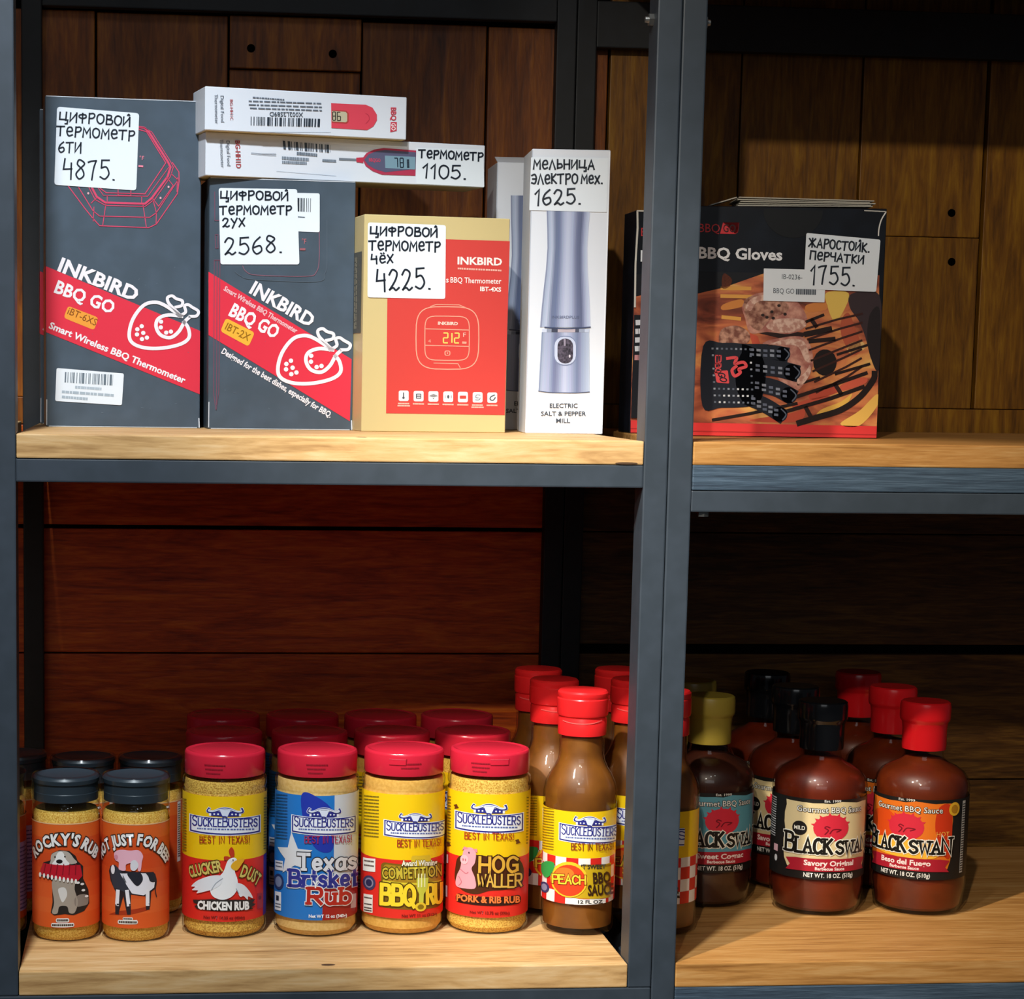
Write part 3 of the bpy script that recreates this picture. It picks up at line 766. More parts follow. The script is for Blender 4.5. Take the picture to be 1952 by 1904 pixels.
vtext(a, '#d43c50', 'BBQ', 1702, 236, 350, 46, .02); a.quad('#d43c50', [(1700,366),(1754,366),(1752,444),(1694,456)], 2); vtext(a, '#ffffff', 'GO', 1706, 376, 440, 36, .02)
a.build('printed_front', ru)

# ---- pepper mill cartons
wm, hm = .0883, .317
Fm = ((1002, 826), (1150, 828), (1013.6, 283.5))
rm = thing('mill_box', 'tall white carton picturing a silver electric mill with handwritten 1625 price tag', 'box', (.5575, .2468, 0), math.radians(-3.93))
M6, M7 = aff(3.904, (760, 240), *Fm, wm, hm), aff(5.6, (920, 560), *Fm, wm, hm)
carton(rm, wm, .086, hm, whitecard)
silver = mat('print_silver', '#9ba6c4', .4)
a = Art(M6)
def shade(stops, n=30):
    out = []
    for i in range(n):
        x = (i+.5)/n
        for (xa, ca), (xb, cb) in zip(stops, stops[1:]):
            if xa <= x <= xb:
                t = (x-xa)/(xb-xa); out.append((i/n, (i+1)/n, '#%02x%02x%02x' % tuple(int(round((int(ca[k:k+2], 16)*(1-t)+int(cb[k:k+2], 16)*t)/4)*4) for k in (1, 3, 5)))); break
    return out
def body(x0, x1, m, lay, ys=((430,0),(640,8),(760,16),(900,22),(1060,16),(1200,4),(1340,-6),(1490,-14))):
    L = []; R = []
    for y, inset in ys:                                             # upright slice of the waisted mill
        xl = 1090+inset-(y-640)*.028; xr = 1425-inset-(y-640)*.014
        L.append((xl+(xr-xl)*x0, y)); R.append((xl+(xr-xl)*x1, y))
    a.poly(m, L+R[::-1], lay)
for x0, x1, c in shade(((0,'#76809c'),(.05,'#aab4cc'),(.12,'#b8c2da'),(.22,'#6a7494'),(.3,'#6f7a9c'),(.4,'#a6b0ce'),(.5,'#c0c8e0'),(.62,'#a8b2d0'),(.74,'#68718f'),(.82,'#5f6888'),(.9,'#a2acc8'),(1,'#c8d0e4'))): body(x0, x1, c, 2)
a.line('#3c4664', [(1088,1490),(1250,1500),(1425,1488)], 9, 4, smooth=True)
a.text('#5d6684', 'INKBIRDPLUS', (1140,1424), (1342,1424), 20, 4, .01)
a.M = M7
for x0, x1, c in ((0,.1,'#c9d2e6'),(.1,.2,'#8e97ad'),(.2,.33,'#3f4458'),(.33,.7,'#b9aeb8'),(.7,.78,'#4a4e62'),(.78,.9,'#98a1b8'),(.9,1,'#c2cbe0')):
    a.quad(c, [(635+505*x0,362),(635+505*x1,362),(634+505*x1,398),(634+505*x0,398)], 3)
for x0, x1, c in shade(((0,'#7c86a4'),(.06,'#a9b3cc'),(.18,'#a0abc8'),(.3,'#6c7698'),(.38,'#8a94b4'),(.5,'#bac4dc'),(.62,'#a2acca'),(.76,'#727c9c'),(.86,'#98a2c0'),(1,'#b8c2d6'))):
    a.poly(c, [(632+505*x0,398),(632+505*x1,398),(598+548*x1,1036+14*math.sin(math.pi*x1)),(598+548*x0,1036+14*math.sin(math.pi*x0))], 2)
a.line('#44506c', [(600,1032),(720,1046),(870,1050),(1020,1050),(1144,1040)], 8, 3, smooth=True)
a.rect('#7884a4', 762, 436, 1000, 758, 3, 100); a.rect('#c3cce4', 768, 446, 996, 746, 4, 98)
a.rect(speckled('print_peppercorn', '#23202c', '#5d5566', 420, .4), 800, 466, 966, 734, 5, 78); a.rect('#9a90a4', 866, 470, 886, 545, 6); a.ell('#d8d2dc', 930, 655, 10, 18, 6, 8)
for t, x0, x1, y in (('ELECTRIC', 720, 1016, 1212), ('SALT & PEPPER', 628, 1106, 1298), ('MILL', 790, 938, 1374)): a.text('#39424f', t, (x0, y), (x1, y), 46, 3, .015)
a.build('printed_front', rm)
a = Art(); a.line('#b9c2d0', [(.0005, .002), (.0005, hm-.002)], .0008, 1); a.line('#f2f5fa', [(wm-.0012, .002), (wm-.0012, hm-.002)], .0014, 1); a.build('worn_edge', rm)['kind'] = 'stuff'
rm2 = thing('mill_box', 'tall white carton half hidden between the cream carton and the priced mill carton', 'box', (.5435, .402, 0), math.radians(-1.5))
for ch in list(rm.children): copy_tree(ch, rm2)
o = bm_obj('lid_flap', box_bm(0, 0, 0, .086, .0009, .03), whitecard, rm2); o.location = (.001, .003, hm); o.rotation_euler = (math.radians(-72), 0, 0)
price_tag(rm, M6, [(982,232),(1552,236),(1540,634),(970,622)], 6, [
    ('мельница', (1000,318), (1445,318), 66, 13), ('электро', (985,428), (1322,424), 70, 13), ('мех.', (1352,424), (1508,424), 62, 13), ('1625.', (1010,582), (1350,578), 112, 14)])

# ---- barbecue glove cartons
wg, hg, dg_ = .2175, .2565, .062
def ember_mat():
    m = mat('print_fire_picture', '#c06030', .38); nt, N, L, b = nodes(m)
    tc = N.new('ShaderNodeTexCoord'); mp = N.new('ShaderNodeMapping'); mp.inputs['Rotation'].default_value = (0, .6, 0); mp.inputs['Scale'].default_value = (9, 9, 26)
    n = N.new('ShaderNodeTexNoise'); n.inputs['Scale'].default_value = 1.6; n.inputs['Detail'].default_value = 4; n.inputs['Distortion'].default_value = .8
    L.new(tc.outputs['Object'], mp.inputs[0]); L.new(mp.outputs[0], n.inputs['Vector'])
    r = ramp(nt, [(.28, '#2a1512'), (.42, '#924832'), (.53, '#c86e48'), (.64, '#de9254'), (.76, '#eebc68')]); L.new(n.outputs['Fac'], r.inputs[0]); L.new(r.outputs[0], b.inputs['Base Color'])
    return m
ember = ember_mat()
meat = speckled('print_meat', '#a8655a', '#d9a08c', 90, .4, .4, .65, detail=4)
meat2 = speckled('print_meat_browned', '#7c4a3c', '#c99780', 140, .4, .4, .62, detail=4)
rg = thing('glove_box', 'black carton with grill photo, red base strip and handwritten 1755 price tag', 'box', (.7365, .2175, 0), math.radians(-4.2))
Mg = aff(3.733, (1190, 350), (1309.5, 835), (1680, 833), (1318.5, 393.5), wg, hg)
glossblack = speckled('gloss_black_card', '#10131a', '#181d27', 30, .3, .4, .7)
carton(rg, wg, dg_, hg, glossblack)
a = Art(Mg)
a.poly(ember, [(462,735),(700,628),(1818,628),(1832,1712),(440,1712)], 1)
a.poly('#11131a', [(462,628),(1000,628),(700,740),(462,800)], 2)
a.poly('#ecc660', [(1440,760),(1600,760),(1560,900),(1500,960),(1450,860)], 2, True)
a.poly('#3a2c30', [(1620,765),(1822,770),(1830,1180),(1780,1240),(1730,1080),(1680,960),(1610,860)], 2, True)
a.poly('#221a1c', [(1760,900),(1828,880),(1830,1300),(1770,1220),(1740,1060)], 3, True)
for p in ([(690,745),(890,742)],[(690,800),(900,800)],[(700,950),(820,960)]): a.line('#e8a850', p, 26, 2)
a.poly(meat, [(840,860),(930,780),(1080,770),(1220,820),(1300,930),(1290,1010),(1180,1060),(1020,1050),(900,1060),(860,960)], 4, True)
a.poly(meat2, [(850,830),(980,790),(1150,840),(1160,900),(1040,960),(960,1040),(880,980)], 5, True)
for x, y in ((985,930),(1050,905),(1100,860),(1145,920),(1015,945),(1060,950)): a.ell('#2c1c18', x, y, 13, 11, 6, 8)
a.poly(meat2, [(690,1040),(800,1010),(890,1060),(880,1130),(780,1150),(680,1140)], 4, True)
a.poly(meat, [(980,1150),(1120,1090),(1270,1080),(1340,1160),(1350,1300),(1290,1420),(1210,1470),(1080,1350)], 4, True)
a.poly('#2a1512', [(960,1060),(1100,1035),(1300,1050),(1280,1080),(1100,1090)], 3)
a.poly('#c8543c', [(890,1060),(950,1080),(970,1130),(920,1160)], 3)
a.ell('#1a0f0e', 1440, 1260, 85, 95, 3, 18)
for p, wd in (([(1300,970),(1420,920)],20),([(1300,1060),(1470,1020)],40),([(1330,1110),(1500,1090)],30),([(1530,1200),(1740,1130)],18),([(1520,1340),(1760,1265)],20),([(1250,1420),(1400,1370)],18),
              ([(1240,1510),(1500,1420),(1740,1330)],26),([(1160,1620),(1480,1520),(1720,1430)],28),([(640,1690),(900,1640),(1240,1560)],22)):
    a.line('#21110e', p, wd, 4)
a.line('#1d1110', [(1260,1700),(1380,1660),(1560,1600),(1700,1500),(1790,1380),(1800,1330)], 44, 5, smooth=True)
for p in ([(1520,1420),(1560,1480)],[(1310,1590),(1350,1660)],[(1340,960),(1370,1000)]): a.line('#2a1613', p, 30, 4)
a.poly('#e6b452', [(1420,1600),(1560,1540),(1640,1480),(1600,1560),(1480,1640),(1380,1660)], 3, True)
a.poly('#e9b95a', [(1560,1700),(1700,1600),(1820,1480),(1828,1560),(1700,1710)], 3, True)
meat3 = speckled('print_meat_pale', '#c08c7c', '#e6c2b0', 200, .4, .42, .58, detail=4)
for q in ([(1010,1010),(1080,960),(1180,950),(1280,960),(1290,1010),(1180,1050),(1080,1045)],[(860,880),(900,815),(990,785),(1100,790),(1060,815),(940,840),(900,900)],[(1020,1150),(1130,1105),(1260,1100),(1310,1160),(1330,1260),(1290,1240),(1240,1150),(1120,1140)],[(1230,1400),(1300,1330),(1330,1280),(1335,1340),(1280,1420)]): a.poly(meat3, q, 6, True)
for q, c in (([(700,640),(760,680),(740,735),(690,740)],'#8a4a34'),([(700,860),(830,820),(840,870),(700,900)],'#d88a44'),([(1300,850),(1430,830),(1440,880),(1310,900)],'#d98846'),([(1550,960),(1600,900),(1650,1000),(1700,1150),(1640,1200),(1560,1080)],'#b8583c'),([(1600,1130),(1700,1100),(1720,1160),(1620,1190)],'#e6bc78'),([(1340,1480),(1520,1430),(1540,1470),(1360,1530)],'#c2503a'),([(1560,1420),(1720,1360),(1740,1400),(1580,1460)],'#cc5a42'),([(1230,1560),(1460,1500),(1470,1540),(1250,1600)],'#c8543c'),([(900,1690),(1200,1630),(1300,1600),(1250,1690)],'#c6523a')): a.poly(c, q, 2, True)
GL = '#191f2b'; DOT = '#8f97a6'
a.poly(GL, [(560,1160),(700,1135),(850,1140),(950,1190),(1000,1300),(1000,1480),(960,1560),(880,1590),(700,1600),(560,1590)], 6, True)
fingers = (([(880,1190),(1020,1190),(1135,1205)], 104), ([(920,1300),(1080,1308),(1205,1335)], 122), ([(920,1420),(1080,1450),(1185,1500)], 118), ([(900,1530),(1020,1580),(1120,1640)], 108))
for i in range(7): a.line('#3a1a14', [(1300+i*14,1020+i*76),(1520+i*14,950+i*68),(1700,905+i*64)], 15, 4)
a.ell(GL, 905, 1370, 110, 210, 6, 24)
for p, wd in fingers:
    a.line(GL, p, wd, 6, smooth=True); a.ell(GL, p[2][0], p[2][1], wd*.52, wd*.5, 6, 16)
    (x0, y0), (x2, y2) = p[0], p[2]
    for i in range(5):
        t = .12+i*.19; x, y = x0+(x2-x0)*t, y0+(y2-y0)*t+(4 if i < 3 else 0)
        for s_ in (-1, 1): a.quad(DOT if i % 2 else '#687184', [(x-15, y+s_*17-10), (x+15, y+s_*17-8), (x+16, y+s_*17+10), (x-14, y+s_*17+8)], 7)
    a.line('#5b6678', [(x2+wd*.1, y2-wd*.35), (x2+wd*.42, y2), (x2+wd*.2, y2+wd*.36)], 9, 7, smooth=True)
rnd = random.Random(7)
for i in range(9):
    for j in range(9):
        x, y = 620+j*34+i*3, 1170+i*48
        if 640 < x < 890 and 1215 < y < 1440: continue
        if rnd.random() < .85 and x < 960: a.rect(rnd.choice((DOT, '#cfd4dc', '#5f6878')), x, y, x+15, y+13, 7)
EM = '#d84a50'
a.line(EM, [(735,1245),(800,1240),(790,1280),(850,1270),(870,1300),(820,1320),(830,1345),(790,1370),(770,1330),(800,1300)], 22, 8, smooth=True)
for y0, y1, c in ((1225,1285,'B'),(1285,1320,'B'),(1320,1360,'Q')): a.strokes(EM, c, (650, y0), (650, y1-8), 40, 8, 8, LAT, up=(1, 0))
a.quad(EM, [(645,1340),(740,1330),(752,1425),(660,1420)], 8, 10); a.strokes(GL, 'GO', (668,1352), (690,1412), 46, 8, 9, LAT, up=(1, 0))
a.rect('#e03a3a', 455, 1712, 1832, 1815, 3); a.rect('#b42c2c', 455, 1770, 1832, 1778, 4)
a.text('#c2363c', 'BBQ', (518,350), (668,350), 60, 4, .0); a.quad('#d0353c', [(690,278),(805,276),(796,345),(780,358),(670,358)][:4], 3); a.poly('#d0353c', [(690,278),(806,276),(798,340),(776,358),(670,358)], 3); a.text('#2a0c10', 'GO', (692,346), (780,346), 54, 4, .01)
a.text('#f2f4f8', 'BBQ Gloves', (520,534), (1114,536), 76, 4, .03)
a.poly('#07080c', [(975,178)]+[(1190+215*math.cos(t), 178+200*math.sin(t)) for t in [math.pi*(1-i/14) for i in range(1, 14)]]+[(1405,178)], 2)
a.line('#e6e2da', [(1856,176),(1822,235),(1806,300),(1804,345)], 9, 4, smooth=True); a.line('#c9c4bb', [(1700,172),(1860,176)], 7, 4)
a.build('printed_front', rg, vlim=(.001, hg-.0005), lim=(.0008, wg-.0008))
for i in range(5):
    o = bm_obj('lid_flap', box_bm(.0, .0, 0, .152-.003*(i % 2), .05, .0011), greycard, rg); o.location = (.050+.0015*(i % 3), .003+.002*(i % 2), hg+.0004+.0023*i); o.rotation_euler = (math.radians(-.6*i), math.radians(.3*(i-2)), 0)
o = bm_obj('side_flap', box_bm(-.03, 0, 0, 0, .045, .0012), greycard, rg); o.location = (.049, .004, hg+.0095); o.rotation_euler = (0, math.radians(-17), 0)
rg2 = thing('glove_box', 'black carton seen as a sliver at the left of the double post', 'box', (.6905, .302, 0), math.radians(-.5))
for ch in list(rg.children):
    if ch.name.split('.')[0] in ('carton', 'printed_front'): copy_tree(ch, rg2)
s = Art(); s.line('#d8d2c6', [(.0012, hg-.002), (.002, hg-.02), (.0008, hg-.06), (.0016, hg-.11)], .0022, 1); s.line('#d8d2c6', [(.001, hg-.0008), (.03, hg-.0008)], .0016, 1)
for i, y in enumerate((.128, .118, .108, .098)): s.dashes('#d9d9dc', (.003, y), (.03, y+.002), .006, i, 2, .1, .3)
s.dashes('#c98a8a', (.003, .088), (.03, .088), .006, 8, 2, .1, .3); s.rect('#14171e', .001, .06, .016, .137, 1); s.rect('#14171e', .001, .018, .016, .06, 1)
s.build('worn_edge', rg2, base=.0019)['kind'] = 'stuff'
lb = Art(Mg); lb.quad(paper, [(985,598),(1430,600),(1425,830),(985,828)], 1, 4)
lb.text('#4a525c', 'IB-0236-', (1115,670), (1262,672), 34, 2); lb.text('#4a525c', 'BBQ GO', (1056,772), (1206,774), 36, 2); lb.dashes('#5c646e', (1218,758), (1362,758), 40, 5, 2, .05, .1)
lb.build('barcode_label', rg, base=.0022)
price_tag(rg, Mg, [(1284,340),(1816,376),(1794,748),(1272,738)], 14, [
    ('жаростойк.', (1302,438), (1738,468), 62, 12), ('перчатки', (1314,524), (1696,552), 58, 12), ('1755.', (1320,700), (1640,706), 130, 13)], lift=.0019)

# ------------------------------------------------------------------ jars and bottles
CAMX, CAMY = .1339, -2.1353
def facing(x, y): return -math.atan2(x-CAMX, y-CAMY)               # label turned towards the shop aisle
def cyl(zoom, org, xc, R, lean, yref, lo, hi, r, sag):
    """layout grid of a wrapped label: drawing units -> (arc length, height)"""
    def M(x, y):
        px = org[0]+x/zoom; py = org[1]+y/zoom
        t = max(-.985, min(.985, (px-xc-lean*(py-yref))/R)); th = math.asin(t)
        return r*th, lo[1]+(lo[0]-py-sag*(1-math.cos(th)))/(lo[0]-hi[0])*(hi[1]-lo[1])
    M.k = r/R/zoom
    return M
IDN = lambda u, v: (u, v)
pet = clear('clear_plastic', '#fcfcfa', .07, 1.5)
film = clear('shrink_film', '#eef0f0', .1, 1.4)
glass = clear('bottle_glass', '#fbf8f4', .035, 1.5)
redlid = mat('red_plastic', '#d2263c', .22, .5)
blacklid = mat('black_plastic', '#323d46', .38, .5)
YEL, LRED, NAVY = '#f3c710', '#dd2b22', '#2c2f86'
mustard = speckled('mustard_rub', '#c88f24', '#f2ca62', 700, .7, .38, .62, .3)
sand = speckled('sand_rub', '#e2b668', '#ecc47c', 300, .7, .4, .6, .1)
amber = speckled('amber_rub', '#e0a84a', '#ecb85a', 260, .7, .4, .6, .1)
coarse = speckled('coarse_rub', '#b8842a', '#f2c85e', 620, .7, .38, .6, .3)
pepper = speckled('pepper_rub', '#c48c28', '#f4cc62', 640, .7, .36, .6, .3)

def rub_jar(root, r, spice, tab=True):
    lathe('spice', [(0, .002), (r-.006, .002), (r-.0022, .008), (r-.0022, .158), (r-.0032, .163), (r-.0026, .168), (r-.0035, .1735), (.0, .1745)], spice, root, 48)
    lathe('body', [(0, 0), (r-.005, 0), (r-.0015, .0022), (r-.0001, .006), (r, .010), (r-.0008, .0165), (r-.0008, .0185), (r-.0004, .021), (r-.0004, .159), (r-.0008, .161), (r-.0016, .1630), (r-.0002, .1665), (r, .1700), (r-.0006, .1735), (r-.0042, .1775), (r-.006, .1785), (r-.006, .186)], pet, root)
    k = r-.0022
    lid = lathe('lid', [(k-.002, .1782), (k-.0004, .1782), (k, .1792), (k-.0002, .2004), (k-.0004, .2018), (k-.0014, .2032), (k-.0034, .2038), (k-.0062, .2030), (k-.0080, .2030), (k-.0095, .2036), (0, .2036)], redlid, root)
    return lid
def thumb_tab(lid, r, ang, wd=.018):
    a = Art(IDN); a.rect(redlid, -wd/2, .1915, wd/2, .1975, 1); a.line('#a8182b', [(-wd/2, .1915), (wd/2, .1915), (wd/2*1.1, .1985)], .0006, 2); a.line('#d84a5c', [(-wd/2, .1975), (wd/2, .1975)], .0006, 2)
    o = a.build('thumb_tab', lid, wrap=r-.0024, base=.0004); o.rotation_euler = (0, 0, ang)
def date_print(lid, r, ang, n=2):
    a = Art(IDN)
    for i in range(n): a.dashes('#8e1626', (-.012+i*.001, .1925-i*.0045), (.012-i*.003, .1925-i*.0045), .0016, i+3, 1, .05, .12)
    o = a.build('date_print', lid, wrap=r-.0024, base=.0003); o.rotation_euler = (0, 0, ang)

def logo(a, x0, y0, x1, y1, tilt=0):
    """white banner with slab lettering under a longhorn skull"""
    W, H = x1-x0, y1-y0; f = lambda u, v: (x0+W*u, y0+H*v+tilt*u)
    for m, g, lay in (('#f3f4f8', .022, 2), (NAVY, .008, 3), ('#eef2fa', -.014, 4)):
        a.poly(m, [f(-g, -g*3.4), f(1+g, -g*3.4), f(1+g, 1+g*3.4), f(-g, 1+g*3.4)], lay)
    for m, k, lay in (('#f3f4f8', 1.16, 2), (NAVY, 1.0, 3)):
        a.poly(m, [f(.5+(u-.5)*k, v*(1.1 if k > 1 else 1)) for u, v in ((.30,0),(.30,-.2),(.40,-.3),(.60,-.3),(.70,-.2),(.70,0))], lay)
        a.line(m, [f(u, v) for u, v in ((.27,-.46),(.25,-.28),(.33,-.26),(.42,-.42),(.5,-.48),(.58,-.42),(.67,-.26),(.75,-.28),(.74,-.46))], H*(.2 if k > 1 else .14), lay, smooth=True)
    a.line('#dfe6f6', [f(u, v) for u, v in ((.275,-.42),(.265,-.31),(.33,-.29),(.42,-.42),(.5,-.46),(.58,-.42),(.67,-.29),(.735,-.31),(.725,-.42))], H*.07, 5, smooth=True)
    a.poly('#dfe6f6', [f(.42,-.4), f(.58,-.4), f(.55,-.12), f(.53,.06), f(.47,.06), f(.45,-.12)], 5)
    for u in (.345, .4, .6, .655): a.ell('#eef2fa', *f(u, -.12), W*.014, W*.014, 5, 8)
    a.strokes(NAVY, 'SUCKLEBUSTERS', f(.03, .66), f(.96, .66), H*.5, W*.0165, 6, LAT, serif=W*.0125, gap=2.4, big=(0, 6))
    a.dashes('#5a6aa8', f(.1, .84), f(.92, .84), H*.09, 4, 5, .02, .05)
def best(a, x0, x1, y, h, c='#a8321c'):
    a.strokes(c, 'BEST IN TEXAS!', (x0, y), (x1, y), h, h*.12, 6, LAT, gap=2.3, jit=.5, seed=3)
def lines_small(a, x0, x1, ys, th, c, seed=1, lay=3):
    for i, y in enumerate(ys): a.dashes(c, (x0, y), (x1, y+1), th, seed+i, lay, .08, .3)

def base_label(r, top, bot, vb, vt, vm, back=2.75):
    a = Art(IDN); a.rect(top, -back*r, vm, back*r, vt, 0)
    if bot: a.rect(bot, -back*r, vb, back*r, vm, 0)
    return a
VB, VT = .0203, .1590
RJ = .0467
jars = {}
def place(root, x, y, z, rot=None): root.location = (x, y, z); root.rotation_euler = (0, 0, facing(x, y) if rot is None else rot)

# ---- chicken rub
t = thing('seasoning_jar', 'red-lidded jar with white hen on yellow and red label', 'seasoning jar'); place(t, .2164, .1612, Z2L)
M = cyl(4.051, (330, 1330), 427, 80, -.004, 1640, (1757, VB), (1517.6, VT), RJ, 12)
a = base_label(RJ, YEL, LRED, VB, VT, M(393, 1252)[1]); a.M = IDN
a.rect('#4a2f9a', M(690, 1400)[0], VB, M(690, 1400)[0]+.03, M(393, 1252)[1], 1)
a.M = M
logo(a, 140, 905, 655, 1026, 8); best(a, 212, 578, 1116, 52)
lines_small(a, 78, 108, range(790, 1200, 22), 9, '#7c6a1a'); lines_small(a, 688, 712, range(780, 1180, 22), 9, '#7c6a1a', 9)
OL = '#5b3a10'
a.arc('#d9c66a', 'CLUCKER', [(140,1395),(210,1370),(290,1352),(385,1330)], 82, 5, .03, OL, .07)
a.arc('#d9c66a', 'DUST', [(505,1375),(550,1390),(600,1420),(640,1460)], 88, 5, .03, OL, .07)
# a plain white hen
a.poly('#c33c22', [(440,1225),(425,1180),(445,1148),(466,1180),(462,1225),(430,1240),(395,1250),(390,1222),(415,1218)], 5, True)
a.poly('#eef1f4', [(420,1250),(470,1230),(490,1270),(470,1330),(490,1400),(490,1470),(450,1530),(380,1556),(310,1530),(290,1470),(330,1400),(385,1340)], 6, True)
a.poly('#e4e8ee', [(370,1370),(290,1372),(200,1410),(150,1460),(180,1462),(155,1490),(200,1490),(190,1512),(250,1495),(320,1470),(370,1430)], 7, True)
a.poly('#e4e8ee', [(480,1430),(530,1440),(575,1490),(605,1550),(570,1535),(565,1560),(535,1530),(510,1535),(490,1490)], 7, True)
a.poly('#e8b02a', [(470,1255),(540,1238),(515,1290),(480,1330),(440,1300)], 8, True); a.ell('#ffffff', 452, 1245, 12, 14, 8, 10); a.ell('#222222', 456, 1247, 5, 6, 9, 8)
a.line('#9aa4b0', [(300,1480),(330,1430),(380,1390)], 5, 8, smooth=True); a.line('#9aa4b0', [(480,1470),(500,1510)], 5, 8)
a.poly('#2a2626', [(160,1565),(300,1552),(480,1556),(625,1562),(600,1590),(630,1600),(595,1622),(610,1636),(380,1640),(190,1634),(170,1612),(200,1600),(165,1588)], 5)
a.text('#f4f4f2', 'CHICKEN RUB', (198,1632), (575,1636), 60, 7, .05)
a.text('#7a1410', 'Net WT 14.25 oz (404g)', (240,1706), (546,1712), 22, 4, .03)
a.rect('#b02a3a', 640, 1520, 680, 1640, 3); a.ell('#7a2030', 660, 1555, 12, 16, 4, 8)
a.build('label', t, wrap=RJ-.0003)
l = rub_jar(t, RJ, coarse); date_print(l, RJ, -.25, 3); jars['hen'] = t

# ---- brisket rub
t = thing('seasoning_jar', 'red-lidded jar with blue, white and dark red label bearing a white star', 'seasoning jar'); place(t, .3186, .1633, Z2L)
M = cyl(4.051, (330, 1330), 601.5, 80.5, -.006, 1640, (1758, VB), (1520, VT), RJ, 12)
a = base_label(RJ, '#2277c8', None, VB, VT, VB); a.M = IDN
u1 = M(1236, 900)[0]; a.rect('#cfd3d8', u1, M(1180, 1400)[1], u1+.09, VT, 1); u2 = M(1150, 1660)[0]; a.rect('#a3201c', u2, VB, u2+.1, M(1180, 1400)[1], 1)
a.M = M
a.poly('#2438a8', [(985,765),(1080,765),(1230,900),(1225,1180),(1100,1180),(1010,1000)], 1, True)
logo(a, 920, 925, 1395, 1046, 6); best(a, 1015, 1365, 1132, 54, '#a8264a')
lines_small(a, 792, 880, range(770, 1130, 24), 9, '#1d4f86'); 
a.poly('#dfe2e6', [(912,1050),(962,1180),(1072,1188),(990,1262),(1010,1330),(940,1310),(845,1375),(865,1265),(805,1180),(885,1175)], 3)
for tx, x0, x1, y, h, c1, c2 in (('Texas', 968, 1400, 1338, 118, '#dfe1e6', '#2c2c34'), ('Brisket', 905, 1415, 1470, 122, '#2e3590', '#e6e6ea')):
    a.strokes(c1, tx, (x0, y), (x1, y), h, 26, 6, LAT, serif=16, gap=2.2, outline=c2, ow=14)
a.strokes('#b8281e', 'Rub', (1045,1600), (1355,1606), 118, 27, 8, LAT, serif=17, gap=2.2, outline='#e9e9ec', ow=16); a.strokes('#f2f2f4', 'Y', (1080,1475), (1112,1475), 48, 11, 9, LAT)
a.text('#f2f4f8', 'Net WT 12 oz (340g)', (1048,1712), (1335,1714), 24, 4, .03)
a.ell('#2a3a66', 815, 1450, 40, 62, 3, 16); a.ell('#7c8aa8', 815, 1450, 26, 42, 4, 14); a.rect('#e8ecf0', 785, 1530, 835, 1675, 3); a.rect('#28303c', 796, 1560, 818, 1600, 4); lines_small(a, 790, 832, (1625, 1648), 8, '#56606c', 3, 4)
a.rect('#e0e4ea', 786, 1285, 848, 1360, 3); lines_small(a, 792, 842, (1302, 1330), 8, '#56606c', 5, 4); a.rect('#c8a8a8', 1365, 1540, 1408, 1650, 4)
a.build('label', t, wrap=RJ-.0003)
l = rub_jar(t, RJ, sand); date_print(l, RJ, 0, 3); jars['star'] = t

# ---- competition rub
t = thing('seasoning_jar', 'red-lidded jar with yellow and red label showing a fork, right of the star jar', 'seasoning jar'); place(t, .4157, .1671, Z2L)
M = cyl(4.05, (670, 1330), 765.5, 80.5, -.008, 1640, (1755, VB), (1516, VT), RJ, 12)
a = base_label(RJ, YEL, LRED, VB, VT, M(387, 1262)[1]); a.M = M
logo(a, 252, 955, 715, 1068, 6); best(a, 350, 680, 1156, 54)
lines_small(a, 90, 205, range(775, 1100, 26), 9, '#7c6a1a')
a.rect('#7c5a12', 225, 1285, 690, 1640, 1, 30); a.rect('#a88420', 245, 1300, 690, 1500, 2, 24); a.rect('#d8b62c', 455, 1225, 605, 1310, 3, 20)
a.text('#f4f0d8', 'Award Winning', (385,1306), (650,1304), 42, 6, .03, outline='#5a5010', ow=.05)
a.text('#c9b43a', 'COMPETITION', (238,1412), (690,1392), 84, 5, .02, outline='#3c3408', ow=.06)
a.rect('#e0cc34', 240, 1425, 690, 1440, 3)
a.strokes('#f6d632', 'BBQ', (232,1608), (480,1612), 150, 30, 6, LAT, gap=2, outline='#4a3808', ow=16); a.strokes('#f6d632', 'RU', (580,1606), (690,1604), 148, 26, 6, LAT, gap=2, outline='#4a3808', ow=16)
a.line('#cdd24a', [(535,1470),(530,1640)], 34, 7); a.poly('#cdd24a', [(495,1400),(585,1400),(578,1480),(545,1540),(520,1540),(498,1480)], 7); a.ell('#e8c832', 528, 1628, 42, 36, 7, 14); a.ell('#8a7010', 528, 1628, 24, 20, 8, 12)
for x in (510, 532, 556): a.line('#eef0b8', [(x,1370),(x,1470)], 9, 8)
a.rect('#ecebe4', 85, 1262, 182, 1365, 3); lines_small(a, 95, 172, (1285, 1320), 12, '#6a5a56', 2, 4); a.ell('#3a3a60', 135, 1455, 50, 58, 3, 16); a.ell('#8a86a0', 135, 1455, 34, 40, 4, 14); a.ell('#2c2c52', 135, 1455, 24, 28, 5, 12)
a.rect('#ecebe4', 92, 1548, 164, 1690, 3); lines_small(a, 98, 158, (1575, 1625, 1655, 1675), 10, '#4c4644', 7, 4)
a.text('#7a1410', 'Net WT 11 oz (312g)', (388,1710), (655,1706), 22, 4, .03)
a.build('label', t, wrap=RJ-.0003)
l = rub_jar(t, RJ, amber); thumb_tab(l, RJ, -.16); date_print(l, RJ, .18, 2); jars['fork'] = t

